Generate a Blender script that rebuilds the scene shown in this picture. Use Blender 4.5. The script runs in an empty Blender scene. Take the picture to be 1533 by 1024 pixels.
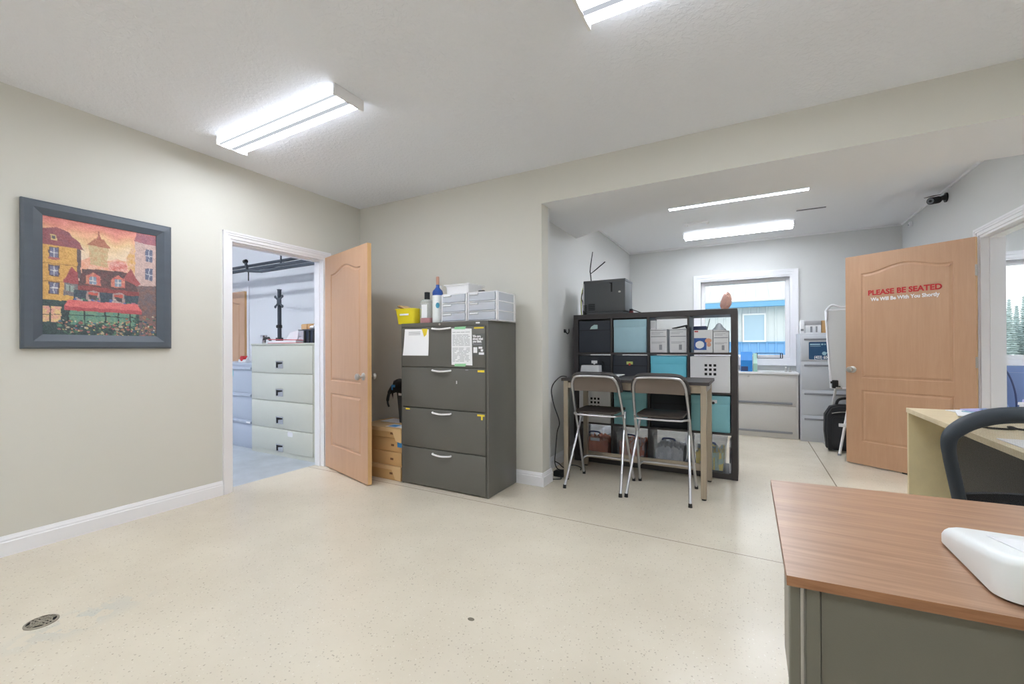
import bpy, bmesh, math, random
import numpy as np
from mathutils import Vector, Matrix
random.seed(7)
scene = bpy.context.scene
COL = scene.collection
R = math.radians
PI = math.pi

# ------------------------------------------------------------------ materials
def lin(c):
    out = []
    for v in c[:3]:
        v = v / 255.0
        out.append(v / 12.92 if v <= 0.04045 else ((v + 0.055) / 1.055) ** 2.4)
    return (out[0], out[1], out[2], 1.0)

class NT:
    """small helper around a node tree"""
    def __init__(self, name):
        self.m = bpy.data.materials.new(name)
        self.m.use_nodes = True
        self.t = self.m.node_tree
        self.t.nodes.clear()
        self.out = self.n('ShaderNodeOutputMaterial')
    def n(self, kind, **kw):
        nd = self.t.nodes.new(kind)
        for k, v in kw.items():
            if k.startswith('i_'):
                key = k[2:]
                key = int(key) if key.isdigit() else key.replace('_', ' ')
                nd.inputs[key].default_value = v
            else:
                setattr(nd, k, v)
        return nd
    def l(self, a, b):
        self.t.links.new(a, b)
    def math(self, op, a, b=None, c=None):
        nd = self.n('ShaderNodeMath', operation=op)
        for i, v in enumerate((a, b, c)):
            if v is None:
                continue
            if isinstance(v, (int, float)):
                nd.inputs[i].default_value = v
            else:
                self.l(v, nd.inputs[i])
        return nd.outputs[0]
    def mix(self, fac, a, b, blend='MIX'):
        nd = self.n('ShaderNodeMix', data_type='RGBA', blend_type=blend)
        for s, v in ((nd.inputs[0], fac), (nd.inputs[6], a), (nd.inputs[7], b)):
            if hasattr(v, 'is_output'):
                self.l(v, s)
            else:
                s.default_value = v
        return nd.outputs[2]
    def ramp(self, fac, stops):
        nd = self.n('ShaderNodeValToRGB')
        e = nd.color_ramp.elements
        while len(e) < len(stops):
            e.new(0.5)
        for el, (p, c) in zip(e, stops):
            el.position = p
            el.color = c
        self.l(fac, nd.inputs[0])
        return nd.outputs[0]

def g(v):
    return (v, v, v, 1)

def mat(name, rgb, rough=0.5, metal=0.0, var=0.0, vscale=4.0, stretch=(1, 1, 1), bump=0.0, bscale=60.0,
        spec=0.5, coat=0.0, sheen=0.0):
    k = NT(name)
    p = k.n('ShaderNodeBsdfPrincipled')
    p.inputs['Roughness'].default_value = rough
    p.inputs['Metallic'].default_value = metal
    p.inputs['Specular IOR Level'].default_value = spec
    p.inputs['Coat Weight'].default_value = coat
    p.inputs['Sheen Weight'].default_value = sheen
    k.l(p.outputs[0], k.out.inputs[0])
    base = lin(rgb)
    tc = k.n('ShaderNodeTexCoord')
    mp = k.n('ShaderNodeMapping')
    mp.inputs['Scale'].default_value = stretch
    k.l(tc.outputs['Object'], mp.inputs[0])
    if var > 0:
        nz = k.n('ShaderNodeTexNoise', i_Scale=vscale, i_Detail=5.0, i_Roughness=0.6)
        k.l(mp.outputs[0], nz.inputs['Vector'])
        dark = tuple(c * (1 - var) for c in base[:3]) + (1,)
        lite = tuple(min(1, c * (1 + var)) for c in base[:3]) + (1,)
        c = k.ramp(nz.outputs[0], [(0.3, dark), (0.7, lite)])
        k.l(c, p.inputs['Base Color'])
    else:
        p.inputs['Base Color'].default_value = base
    if bump > 0:
        nb = k.n('ShaderNodeTexNoise', i_Scale=bscale, i_Detail=3.0)
        k.l(mp.outputs[0], nb.inputs['Vector'])
        b = k.n('ShaderNodeBump', i_Strength=bump, i_Distance=0.004)
        k.l(nb.outputs[0], b.inputs['Height'])
        k.l(b.outputs[0], p.inputs['Normal'])
    return k.m

def clear(name, rgb, alpha=0.3, rough=0.1):
    """clear plastic or glass: part tinted surface, part see-through"""
    k = NT(name)
    p = k.n('ShaderNodeBsdfPrincipled', i_Roughness=rough)
    p.inputs['Base Color'].default_value = lin(rgb)
    t = k.n('ShaderNodeBsdfTransparent')
    t.inputs[0].default_value = tuple(0.6 + 0.4 * c for c in lin(rgb)[:3]) + (1,)
    m = k.n('ShaderNodeMixShader', i_0=alpha)
    k.l(t.outputs[0], m.inputs[1])
    k.l(p.outputs[0], m.inputs[2])
    k.l(m.outputs[0], k.out.inputs[0])
    return k.m

def glass(name, tint=(251, 252, 252)):
    k = NT(name)
    gl = k.n('ShaderNodeBsdfGlossy', i_Roughness=0.02)
    t = k.n('ShaderNodeBsdfTransparent')
    t.inputs[0].default_value = lin(tint)
    f = k.n('ShaderNodeFresnel', i_IOR=1.45)
    m = k.n('ShaderNodeMixShader')
    k.l(f.outputs[0], m.inputs[0])
    k.l(t.outputs[0], m.inputs[1])
    k.l(gl.outputs[0], m.inputs[2])
    k.l(m.outputs[0], k.out.inputs[0])
    return k.m

def wood(name, c0, c1, axis='X', scale=1.0, rough=0.35, stretch=14.0):
    k = NT(name)
    p = k.n('ShaderNodeBsdfPrincipled', i_Roughness=rough)
    k.l(p.outputs[0], k.out.inputs[0])
    tc = k.n('ShaderNodeTexCoord')
    mp = k.n('ShaderNodeMapping')
    s = [stretch * scale] * 3
    s['XYZ'.index(axis)] = scale
    mp.inputs['Scale'].default_value = s
    k.l(tc.outputs['Object'], mp.inputs[0])
    n1 = k.n('ShaderNodeTexNoise', i_Scale=2.2, i_Detail=8.0, i_Roughness=0.62, i_Distortion=0.6)
    k.l(mp.outputs[0], n1.inputs['Vector'])
    mp2 = k.n('ShaderNodeMapping')
    s2 = [90 * scale] * 3
    s2['XYZ'.index(axis)] = 3 * scale
    mp2.inputs['Scale'].default_value = s2
    k.l(tc.outputs['Object'], mp2.inputs[0])
    n2 = k.n('ShaderNodeTexNoise', i_Scale=1.5, i_Detail=4.0)
    k.l(mp2.outputs[0], n2.inputs['Vector'])
    f = k.math('ADD', k.math('MULTIPLY', n1.outputs[0], 0.65), k.math('MULTIPLY', n2.outputs[0], 0.35))
    c = k.ramp(f, [(0.34, lin(c0)), (0.66, lin(c1))])
    k.l(c, p.inputs['Base Color'])
    return k.m

# ------------------------------------------------------------------ mesh builder
class MB:
    def __init__(self):
        self.bm = bmesh.new()
        self.mi = 0
    def _face(self, vs):
        try:
            f = self.bm.faces.new(vs)
            f.material_index = self.mi
            return f
        except ValueError:
            return None
    def box(self, x0, x1, y0, y1, z0, z1, bev=0.0, seg=2):
        a = self.bm
        v = [a.verts.new((x, y, z)) for z in (z0, z1) for y in (y0, y1) for x in (x0, x1)]
        fs = [self._face([v[i] for i in q]) for q in
              ((0, 2, 3, 1), (4, 5, 7, 6), (0, 1, 5, 4), (2, 6, 7, 3), (0, 4, 6, 2), (1, 3, 7, 5))]
        if bev > 0:
            es = list({e for f in fs for e in f.edges})
            bmesh.ops.bevel(a, geom=es, offset=bev, segments=seg, profile=0.5, affect='EDGES', material=-1)
        return self
    def hexa(self, bottom, top):
        """eight-cornered solid: four bottom and four top corners, counter-clockwise"""
        a = self.bm
        b = [a.verts.new(p) for p in bottom]
        t = [a.verts.new(p) for p in top]
        self._face(b[::-1]); self._face(t)
        n = len(b)
        for i in range(n):
            j = (i + 1) % n
            self._face([b[i], b[j], t[j], t[i]])
        return self
    def prism(self, poly, axis, a0, a1, holes=None):
        """poly in the two axes other than `axis`, extruded from a0 to a1"""
        def P(u, v, w):
            return {'X': (w, u, v), 'Y': (u, w, v), 'Z': (u, v, w)}[axis]
        b = [self.bm.verts.new(P(u, v, a0)) for u, v in poly]
        t = [self.bm.verts.new(P(u, v, a1)) for u, v in poly]
        fs = [self._face(b[::-1]), self._face(t)]
        n = len(b)
        for i in range(n):
            j = (i + 1) % n
            fs.append(self._face([b[i], b[j], t[j], t[i]]))
        bmesh.ops.recalc_face_normals(self.bm, faces=[f for f in fs if f])
        return self
    def quad(self, pts):
        self._face([self.bm.verts.new(p) for p in pts])
        return self
    def cyl(self, p0, p1, r0, r1=None, n=14, cap=True):
        r1 = r0 if r1 is None else r1
        p0, p1 = Vector(p0), Vector(p1)
        d = (p1 - p0).normalized()
        u = d.orthogonal().normalized()
        w = d.cross(u)
        A, B = [], []
        for i in range(n):
            t = 2 * PI * i / n
            o = u * math.cos(t) + w * math.sin(t)
            A.append(self.bm.verts.new(p0 + o * r0))
            B.append(self.bm.verts.new(p1 + o * r1))
        for i in range(n):
            j = (i + 1) % n
            self._face([A[i], A[j], B[j], B[i]])
        if cap:
            self._face(A[::-1]); self._face(B)
        return self
    def tube(self, pts, r, n=8, closed=False, ry=None):
        """sweep a round (or oval, ry) section along a polyline"""
        pts = [Vector(p) for p in pts]
        m = len(pts)
        rings = []
        prev = None
        for i, p in enumerate(pts):
            if closed:
                d = (pts[(i + 1) % m] - pts[i - 1]).normalized()
            else:
                d = (pts[min(i + 1, m - 1)] - pts[max(i - 1, 0)]).normalized()
            if prev is None:
                ref = Vector((0, 0, 1)) if abs(d.z) < 0.9 else Vector((1, 0, 0))
                u = (ref - d * ref.dot(d)).normalized()
            else:
                u = (prev - d * prev.dot(d)).normalized()
            prev = u
            w = d.cross(u)
            rr = r[i] if isinstance(r, (list, tuple)) else r
            r2 = ry if ry is not None else rr
            rings.append([self.bm.verts.new(p + u * rr * math.cos(2 * PI * k / n) + w * r2 * math.sin(2 * PI * k / n))
                          for k in range(n)])
        for i in range(m if closed else m - 1):
            A, B = rings[i], rings[(i + 1) % m]
            for k in range(n):
                j = (k + 1) % n
                self._face([A[k], A[j], B[j], B[k]])
        if not closed:
            self._face(rings[0][::-1]); self._face(rings[-1])
        return self
    def lathe(self, prof, c=(0, 0, 0), n=24, cap=True):
        rings = []
        for r, z in prof:
            if r < 1e-5:
                rings.append([self.bm.verts.new((c[0], c[1], c[2] + z))])
            else:
                rings.append([self.bm.verts.new((c[0] + r * math.cos(2 * PI * k / n), c[1] + r * math.sin(2 * PI * k / n), c[2] + z))
                              for k in range(n)])
        for A, B in zip(rings, rings[1:]):
            for k in range(n):
                j = (k + 1) % n
                if len(A) == 1 and len(B) == 1:
                    continue
                if len(A) == 1:
                    self._face([A[0], B[j], B[k]])
                elif len(B) == 1:
                    self._face([A[k], A[j], B[0]])
                else:
                    self._face([A[k], A[j], B[j], B[k]])
        if cap and len(rings[0]) > 1:
            self._face(rings[0][::-1])
        if cap and len(rings[-1]) > 1:
            self._face(rings[-1])
        return self
    def ball(self, c, r, sub=2, sq=(1, 1, 1), jit=0.0):
        ret = bmesh.ops.create_icosphere(self.bm, subdivisions=sub, radius=1.0)
        for v in ret['verts']:
            q = 1 + random.uniform(-jit, jit)
            v.co = Vector((c[0] + v.co.x * r * sq[0] * q, c[1] + v.co.y * r * sq[1] * q, c[2] + v.co.z * r * sq[2] * q))
            for f in v.link_faces:
                f.material_index = self.mi
        return self
    def xf(self, m):
        bmesh.ops.transform(self.bm, matrix=m, verts=self.bm.verts)
        return self
    def build(self, name, m, parent=None, w=True, smooth=True, ang=38):
        if parent is not None and w:
            o = base(parent)
            bmesh.ops.translate(self.bm, verts=self.bm.verts, vec=(-o.x, -o.y, -o.z))
        me = bpy.data.meshes.new(name)
        self.bm.normal_update()
        self.bm.to_mesh(me)
        self.bm.free()
        for x in (m if isinstance(m, (list, tuple)) else [m]):
            me.materials.append(x)
        if smooth:
            me.polygons.foreach_set('use_smooth', [True] * len(me.polygons))
            me.set_sharp_from_angle(angle=R(ang))
        ob = bpy.data.objects.new(name, me)
        COL.objects.link(ob)
        if parent is not None:
            ob.parent = parent
        return ob

def base(o):
    """world position of an unrotated object chain"""
    v = Vector((0, 0, 0))
    while o is not None:
        v += o.location
        o = o.parent
    return v

def tag(o, label=None, cat=None, group=None, kind=None):
    if label: o['label'] = label
    if cat: o['category'] = cat
    if group: o['group'] = group
    if kind: o['kind'] = kind
    return o

def thing(name, label, cat, loc=(0, 0, 0), rot=0.0, group=None):
    o = bpy.data.objects.new(name, None)
    COL.objects.link(o)
    o.empty_display_size = 0.1
    o.location = loc
    o.rotation_euler = (0, 0, rot)
    return tag(o, label, cat, group)

def struct(name, mb, m, parent=None, **kw):
    o = mb.build(name, m, parent, **kw)
    if parent is None:
        o['kind'] = 'structure'
    return o

def dup(root, loc, label, rot=None):
    def cp(o, par):
        c = o.copy()
        COL.objects.link(c)
        if par is not None:
            c.parent = par
        for ch in list(o.children):
            cp(ch, c)
        return c
    r = cp(root, None)
    r.location = loc
    if rot is not None:
        r.rotation_euler = (0, 0, rot)
    r['label'] = label
    return r

def curved_panel(x0, x1, z0f, z1f, yf, th, n=16):
    """closed thin shell: front surface y = yf(x, z), thickness th towards +Y"""
    b = MB(); G = []
    for k in range(n + 1):
        x = x0 + (x1 - x0) * k / n
        za, zb = z0f(x), z1f(x)
        G.append([b.bm.verts.new(p) for p in ((x, yf(x, za), za), (x, yf(x, zb), zb), (x, yf(x, zb) + th, zb), (x, yf(x, za) + th, za))])
    for A, B in zip(G, G[1:]):
        for i in range(4):
            j = (i + 1) % 4
            b._face([A[i], B[i], B[j], A[j]])
    b._face(G[0]); b._face(G[-1][::-1])
    bmesh.ops.recalc_face_normals(b.bm, faces=b.bm.faces)
    return b

def text_mesh(s, size, bold=0.0, extrude=0.0008, align='CENTER', xs=1.0):
    cu = bpy.data.curves.new('t', 'FONT')
    cu.body = s
    cu.size = size
    cu.offset = bold
    cu.extrude = extrude
    cu.align_x = align
    cu.align_y = 'CENTER'
    cu.resolution_u = 3
    ob = bpy.data.objects.new('t', cu)
    COL.objects.link(ob)
    bpy.context.view_layer.update()
    dg = bpy.context.evaluated_depsgraph_get()
    me = bpy.data.meshes.new_from_object(ob.evaluated_get(dg))
    bpy.data.objects.remove(ob)
    bpy.data.curves.remove(cu)
    for v in me.vertices:
        v.co.x *= xs
    return me

def text_part(name, s, size, m, parent, pos, face=0.0, bold=0.0, w=True, align='CENTER', xs=1.0, tilt=0.0):
    """upright lettering; face = heading about z (0 reads from -Y)"""
    me = text_mesh(s, size, bold, align=align, xs=xs)
    me.name = name
    me.transform(Matrix.Rotation(face, 4, 'Z') @ Matrix.Rotation(PI / 2, 4, 'X') @ Matrix.Rotation(tilt, 4, 'Z'))
    me.materials.clear()
    me.materials.append(m)
    o = bpy.data.objects.new(name, me)
    COL.objects.link(o)
    p = Vector(pos)
    if parent is not None:
        o.parent = parent
        if w:
            p = p - base(parent)
    o.location = p
    return o

def arc(cx, cy, r, a0, a1, n=6):
    return [(cx + r * math.cos(R(a0 + (a1 - a0) * i / n)), cy + r * math.sin(R(a0 + (a1 - a0) * i / n))) for i in range(n + 1)]

def rrect(x0, x1, y0, y1, r, n=5):
    return (arc(x1 - r, y0 + r, r, -90, 0, n) + arc(x1 - r, y1 - r, r, 0, 90, n) +
            arc(x0 + r, y1 - r, r, 90, 180, n) + arc(x0 + r, y0 + r, r, 180, 270, n))

def smooth_pts(pts, n=6):
    """Catmull-Rom through the points"""
    pts = [Vector(p) for p in pts]
    out = []
    for i in range(len(pts) - 1):
        p0 = pts[max(i - 1, 0)]; p1 = pts[i]; p2 = pts[i + 1]; p3 = pts[min(i + 2, len(pts) - 1)]
        for k in range(n):
            t = k / n
            out.append(0.5 * ((2 * p1) + (p2 - p0) * t + (2 * p0 - 5 * p1 + 4 * p2 - p3) * t * t + (3 * p1 - p0 - 3 * p2 + p3) * t ** 3))
    out.append(pts[-1])
    return out
# ------------------------------------------------------------------ the palette
m_wall = mat('wall paint beige', (214, 212, 204), 0.75, bump=0.05, bscale=220)
m_wallg = mat('wall paint cool grey', (214, 215, 214), 0.75, bump=0.04, bscale=220)
m_shopw = mat('shop wall white', (232, 233, 236), 0.7)
m_trim = mat('white trim paint', (240, 240, 244), 0.4)
m_white = mat('white enamel', (238, 238, 240), 0.35)
m_door = wood('tan moulded door', (192, 152, 121), (200, 161, 130), 'Z', 1.0, 0.33, 8)
m_door1 = m_door
m_dooredge = mat('door edge tan', (214, 172, 120), 0.4)
m_chrome = mat('chrome', (215, 215, 218), 0.16, 1.0)
m_nickel = mat('satin nickel', (196, 194, 190), 0.32, 1.0)
m_steel = mat('brushed stainless', (184, 174, 160), 0.3, 1.0, var=0.06, vscale=3, stretch=(40, 40, 1))
m_black = mat('black plastic', (26, 27, 29), 0.45)
m_blackmatte = mat('matt black', (34, 35, 37), 0.8)
m_dark = mat('charcoal cabinet enamel', (98, 97, 92), 0.3, spec=0.5, var=0.03, vscale=2, bump=0.04, bscale=300)
m_darkside = m_dark
m_gap = mat('shadow gap black', (22, 22, 22), 0.8)
m_expedit = mat('black brown laminate', (62, 58, 58), 0.45)
m_fire = mat('pale sage enamel', (206, 207, 196), 0.4)
m_greycab = mat('blue grey enamel', (186, 194, 208), 0.4)
m_beigecab = mat('putty grey enamel', (208, 205, 202), 0.4)
m_greyfile = mat('light grey enamel', (196, 199, 205), 0.4)
m_greyhandle = mat('grey pull', (140, 142, 148), 0.4)
m_teal = mat('teal cardboard', (140, 200, 210), 0.6, var=0.03)
m_tealp = mat('pale blue cardboard', (172, 208, 222), 0.6, var=0.03)
m_turq = mat('turquoise cardboard', (112, 204, 228), 0.55, var=0.03)
m_fabric = mat('charcoal canvas', (62, 66, 74), 0.9, bump=0.2, bscale=500)
m_fabric2 = mat('dark grey canvas', (50, 53, 58), 0.9, bump=0.2, bscale=500)
m_whitebox = mat('white box board', (228, 229, 232), 0.55)
m_card = mat('brown cardboard', (200, 160, 108), 0.75, var=0.06, vscale=3)
m_cardl = mat('light cardboard', (216, 182, 134), 0.75, var=0.05, vscale=3)
m_paper = mat('white paper', (242, 243, 246), 0.7)
m_ink = mat('grey print', (150, 152, 158), 0.8)
m_inkd = mat('dark print', (60, 60, 64), 0.8)
m_yellow = mat('yellow plastic', (238, 220, 50), 0.4)
m_tapey = mat('yellow tape', (236, 212, 62), 0.6)
m_tapeg = mat('green tape', (150, 210, 165), 0.6)
m_tapeb = mat('blue tape', (70, 150, 215), 0.6)
m_blue = mat('blue plastic', (40, 130, 205), 0.4)
m_bottleblue = mat('cobalt cap', (30, 78, 160), 0.35)
m_red = mat('red lettering', (196, 44, 48), 0.5)
m_redp = mat('red plastic', (200, 80, 88), 0.5)
m_clear = clear('clear plastic', (232, 236, 244), 0.42, 0.15)
m_tote = clear('clear tote plastic', (232, 236, 242), 0.13, 0.15)
m_frost = clear('frosted plastic', (228, 233, 242), 0.62, 0.3)
m_glass = glass('window glass')
m_bottle = clear('bottle glass', (232, 238, 238), 0.28, 0.05)
m_navy = mat('navy handle', (50, 62, 100), 0.5)
m_walnut = wood('walnut laminate', (146, 111, 87), (184, 147, 118), 'X', 1.0, 0.3, 16)
m_walnute = wood('walnut edge', (136, 92, 60), (174, 126, 90), 'X', 1.2, 0.4, 16)
m_maple = wood('maple laminate', (222, 203, 165), (236, 221, 188), 'X', 0.8, 0.45, 6)
m_maplep = mat('maple panel', (228, 212, 168), 0.5, var=0.07, vscale=6, stretch=(1, 1, 0.7))
m_olive = mat('olive grey enamel', (112, 110, 98), 0.45, bump=0.15, bscale=700)
m_oliveside = mat('grey enamel', (160, 156, 146), 0.45)
m_ivory = mat('ivory plastic', (236, 240, 240), 0.35)
m_mesh_frame = mat('slate rubberised plastic', (50, 58, 66), 0.5, bump=0.08, bscale=400)
m_panelgrey = mat('dark modesty panel', (92, 90, 86), 0.6)
m_bag = mat('black nylon', (40, 41, 45), 0.75, bump=0.3, bscale=300)
m_leather = mat('navy leather', (112, 130, 170), 0.32, bump=0.2, bscale=90)
m_salt = mat('pink rock salt', (250, 194, 180), 0.55, var=0.18, vscale=14, bump=0.6, bscale=18)
m_binbag = mat('black bin bag', (22, 22, 25), 0.3, bump=0.5, bscale=30)
m_printer = mat('graphite casing', (88, 91, 94), 0.5)
m_cable = mat('black cable', (30, 30, 32), 0.5)
m_cabley = mat('lime cable', (205, 214, 120), 0.5)
m_bucket = mat('dark grey bin', (68, 70, 70), 0.5)
m_sign = mat('navy sign', (42, 84, 124), 0.45, var=0.1, vscale=5)
m_signl = mat('pale print', (170, 208, 224), 0.6)
m_orange = mat('orange cloth', (244, 132, 84), 0.8, var=0.14, vscale=12)
m_peach = mat('peach packets', (242, 196, 178), 0.7, var=0.1, vscale=12)
m_silver = mat('silver packets', (250, 251, 254), 0.5, var=0.1, vscale=14)
m_yell2 = mat('yellow packets', (250, 216, 92), 0.6, var=0.12, vscale=12)
m_green2 = mat('sage packets', (176, 200, 176), 0.7, var=0.12, vscale=12)
m_seat = mat('black brown seat', (66, 58, 54), 0.5)
m_backrest = mat('brown grey backrest', (122, 110, 102), 0.5)
m_tubes = mat('silver tube', (206, 206, 210), 0.28, 1.0)
m_iron = mat('cast iron drain', (150, 143, 128), 0.6, 0.0, var=0.15, vscale=30)
m_drainhole = mat('drain void', (18, 17, 15), 0.9)
m_frame = mat('slate picture frame', (84, 92, 102), 0.42, var=0.05, vscale=3, stretch=(1, 1, 6))
m_track = mat('dark steel track', (62, 70, 80), 0.5, 0.2)
m_siding = mat('white ribbed siding', (214, 218, 220), 0.6)
m_sidingb = mat('blue ribbed siding', (120, 172, 222), 0.55)
m_fascia = mat('blue gutter', (110, 168, 212), 0.5)
m_roof = mat('pale ribbed roof', (196, 202, 202), 0.55)
m_pane = mat('far window pane', (176, 200, 218), 0.15)
m_grass = mat('lawn', (176, 182, 164), 0.9, var=0.2, vscale=1.5)
m_spruce = mat('hazed spruce needles', (172, 186, 186), 0.85, var=0.35, vscale=5)  # foliage colour paled and muted to carry the distance haze
m_bark = mat('bark', (80, 66, 55), 0.9)

def floor_mat():
    k = NT('speckled beige floor')
    p = k.n('ShaderNodeBsdfPrincipled', i_Roughness=0.22)
    p.inputs['Specular IOR Level'].default_value = 0.5
    k.l(p.outputs[0], k.out.inputs[0])
    tc = k.n('ShaderNodeTexCoord')
    o = tc.outputs['Object']
    n1 = k.n('ShaderNodeTexNoise', i_Scale=1.6, i_Detail=6.0, i_Roughness=0.6)
    k.l(o, n1.inputs['Vector'])
    c = k.ramp(n1.outputs[0], [(0.3, lin((212, 202, 183))), (0.7, lin((224, 215, 197)))])
    for sc, thr, col, s in ((46, 0.16, (150, 138, 120), 0.0), (30, 0.085, (96, 82, 66), 7.3), (60, 0.15, (240, 236, 226), 3.1), (85, 0.2, (176, 160, 138), 11.0)):
        mp = k.n('ShaderNodeMapping')
        mp.inputs['Location'].default_value = (s, s * 1.7, 0)
        k.l(o, mp.inputs[0])
        v = k.n('ShaderNodeTexVoronoi', i_Scale=sc)
        k.l(mp.outputs[0], v.inputs['Vector'])
        # a chip only in some of the cells
        sep = k.n('ShaderNodeSeparateColor')
        k.l(v.outputs['Color'], sep.inputs[0])
        pick = k.math('GREATER_THAN', sep.outputs[0], 0.55)
        dot = k.math('MULTIPLY', k.math('LESS_THAN', v.outputs['Distance'], thr), pick)
        c = k.mix(k.math('MULTIPLY', dot, 0.5), c, lin(col))
    sp = k.n('ShaderNodeSeparateXYZ')
    k.l(o, sp.inputs[0])
    X, Y = sp.outputs[0], sp.outputs[1]
    # saw-cut joints in the slab
    j1 = k.math('LESS_THAN', k.math('ABSOLUTE', k.math('SUBTRACT', Y, 2.725)), 0.0035)
    j2 = k.math('MULTIPLY', k.math('LESS_THAN', k.math('ABSOLUTE', k.math('SUBTRACT', X, 0.632)), 0.0045), k.math('GREATER_THAN', Y, 2.725))
    j = k.math('MAXIMUM', j1, j2)
    c = k.mix(k.math('MULTIPLY', j, 0.75), c, lin((120, 105, 88)))
    # blue-grey scuffing round the drain and one chip mark
    d = k.math('SQRT', k.math('ADD', k.math('POWER', k.math('MULTIPLY', k.math('ADD', X, 2.5), 2.2), 2.0), k.math('POWER', k.math('SUBTRACT', Y, 0.72), 2.0)))
    n2 = k.n('ShaderNodeTexNoise', i_Scale=9.0, i_Detail=4.0)
    k.l(o, n2.inputs['Vector'])
    f = k.math('MULTIPLY', k.math('SUBTRACT', 1.0, k.math('MINIMUM', k.math('MULTIPLY', d, 3.4), 1.0)), k.math('GREATER_THAN', n2.outputs[0], 0.5))
    c = k.mix(k.math('MULTIPLY', f, 0.55), c, lin((186, 192, 190)))
    d2 = k.math('ADD', k.math('POWER', k.math('MULTIPLY', k.math('ADD', X, 1.037), 0.7), 2.0), k.math('POWER', k.math('SUBTRACT', Y, 1.525), 2.0))
    c = k.mix(k.math('LESS_THAN', d2, 0.00012), c, lin((120, 112, 98)))
    k.l(c, p.inputs['Base Color'])
    r = k.n('ShaderNodeMapRange')
    r.inputs['To Min'].default_value = 0.16
    r.inputs['To Max'].default_value = 0.3
    k.l(n1.outputs[0], r.inputs[0])
    k.l(r.outputs[0], p.inputs['Roughness'])
    b = k.n('ShaderNodeBump', i_Strength=0.06, i_Distance=0.002)
    n3 = k.n('ShaderNodeTexNoise', i_Scale=40.0, i_Detail=2.0)
    k.l(o, n3.inputs['Vector'])
    k.l(n3.outputs[0], b.inputs['Height'])
    k.l(b.outputs[0], p.inputs['Normal'])
    return k.m
m_floor = floor_mat()
m_shopfloor = mat('grey concrete', (176, 182, 188), 0.4, var=0.16, vscale=3.5, bump=0.05)

def ceiling_mat(name, strength, tint=(244, 245, 248)):
    k = NT(name)
    p = k.n('ShaderNodeBsdfPrincipled', i_Roughness=0.85)
    p.inputs['Base Color'].default_value = lin(tint)
    k.l(p.outputs[0], k.out.inputs[0])
    tc = k.n('ShaderNodeTexCoord')
    n = k.n('ShaderNodeTexNoise', i_Scale=38.0, i_Detail=4.0, i_Roughness=0.55, i_Distortion=0.4)
    k.l(tc.outputs['Object'], n.inputs['Vector'])
    h = k.ramp(n.outputs[0], [(0.46, g(0)), (0.58, g(1))])
    b = k.n('ShaderNodeBump', i_Strength=strength, i_Distance=0.004)
    k.l(h, b.inputs['Height'])
    k.l(b.outputs[0], p.inputs['Normal'])
    return k.m
m_ceil = ceiling_mat('knockdown ceiling', 0.3, (240, 243, 251))
m_ceil2 = ceiling_mat('smooth ceiling', 0.08)
m_soffit = m_ceil2

def lens_mat(name, power, streaks):
    """a fluorescent lens that glows, a little less between its lamps"""
    k = NT(name)
    e = k.n('ShaderNodeEmission')
    e.inputs[0].default_value = lin((240, 246, 255))
    tc = k.n('ShaderNodeTexCoord')
    sp = k.n('ShaderNodeSeparateXYZ')
    k.l(tc.outputs['Generated'], sp.inputs[0])
    v = sp.outputs[1]
    stops = [(0.0, g(power * 0.5))]
    c = k.n('ShaderNodeValToRGB')
    el = c.color_ramp.elements
    pts = [(0.0, .42), (.055, .42), (.065, .016), (.115, .016), (.125, .85), (.26, 1.15), (.35, 1.15), (.41, .7), (.425, .014), (.575, .014), (.59, .7), (.65, 1.15), (.74, 1.15), (.875, .85), (.885, .016), (.935, .016), (.945, .42), (1, .42)]
    el[0].color = g(pts[0][1]); el[-1].color = g(pts[-1][1])
    for p, s in pts[1:-1]:
        el.new(p).color = g(s)
    k.l(v, c.inputs[0])
    side = k.math('SUBTRACT', 1.0, k.math('MULTIPLY', k.math('GREATER_THAN', sp.outputs[2], .45), .78))
    k.l(k.math('MULTIPLY', k.math('MULTIPLY', c.outputs[0], side), power), e.inputs[1])
    k.l(e.outputs[0], k.out.inputs[0])
    return k.m
LAMP = 27.5
m_lens = lens_mat('glowing wraparound lens', LAMP, True)
m_lens_shop = lens_mat('bright workshop lens', LAMP * 1.9, True)
m_lens_rear = lens_mat('bright rear lens', LAMP * 0.98, True)
# ------------------------------------------------------------------ the room
XL, YB, CZ = -3.645, 3.27, 2.655          # left wall, back wall, ceiling
X2, XR, YF = -1.652, 1.652, 6.95          # rear area: left wall, right wall, far wall
BZ, BY = 2.36, 3.945                      # beam underside and rear edge
D1a, D1b, DH = 1.935, 2.825, 2.045        # left doorway
D2a, D2b = 4.055, 4.94                    # right doorway
YN, XE = -2.2, 3.4                        # near wall and right wall of the front room

b = MB(); b.box(-3.77, 4.8, YN - .15, YF + .15, -.12, 0)
struct('floor', b, m_floor, smooth=False)
b = MB(); b.box(-9.2, -3.77, YN - .15, 3.95, -.12, 0)
struct('floor.001', b, m_shopfloor, smooth=False)
b = MB(); b.box(-3.72, XE + .1, YN - .15, 3.6, CZ, CZ + .1)
struct('ceiling', b, m_ceil, smooth=False)
b = MB(); b.box(-1.8, 4.8, 3.6, YF + .15, CZ, CZ + .1)
struct('ceiling.001', b, m_ceil2, smooth=False)
b = MB(); b.box(-9.2, -3.72, YN - .15, 3.95, 3.7, 3.8)
struct('ceiling.002', b, m_shopw, smooth=False)

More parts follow.
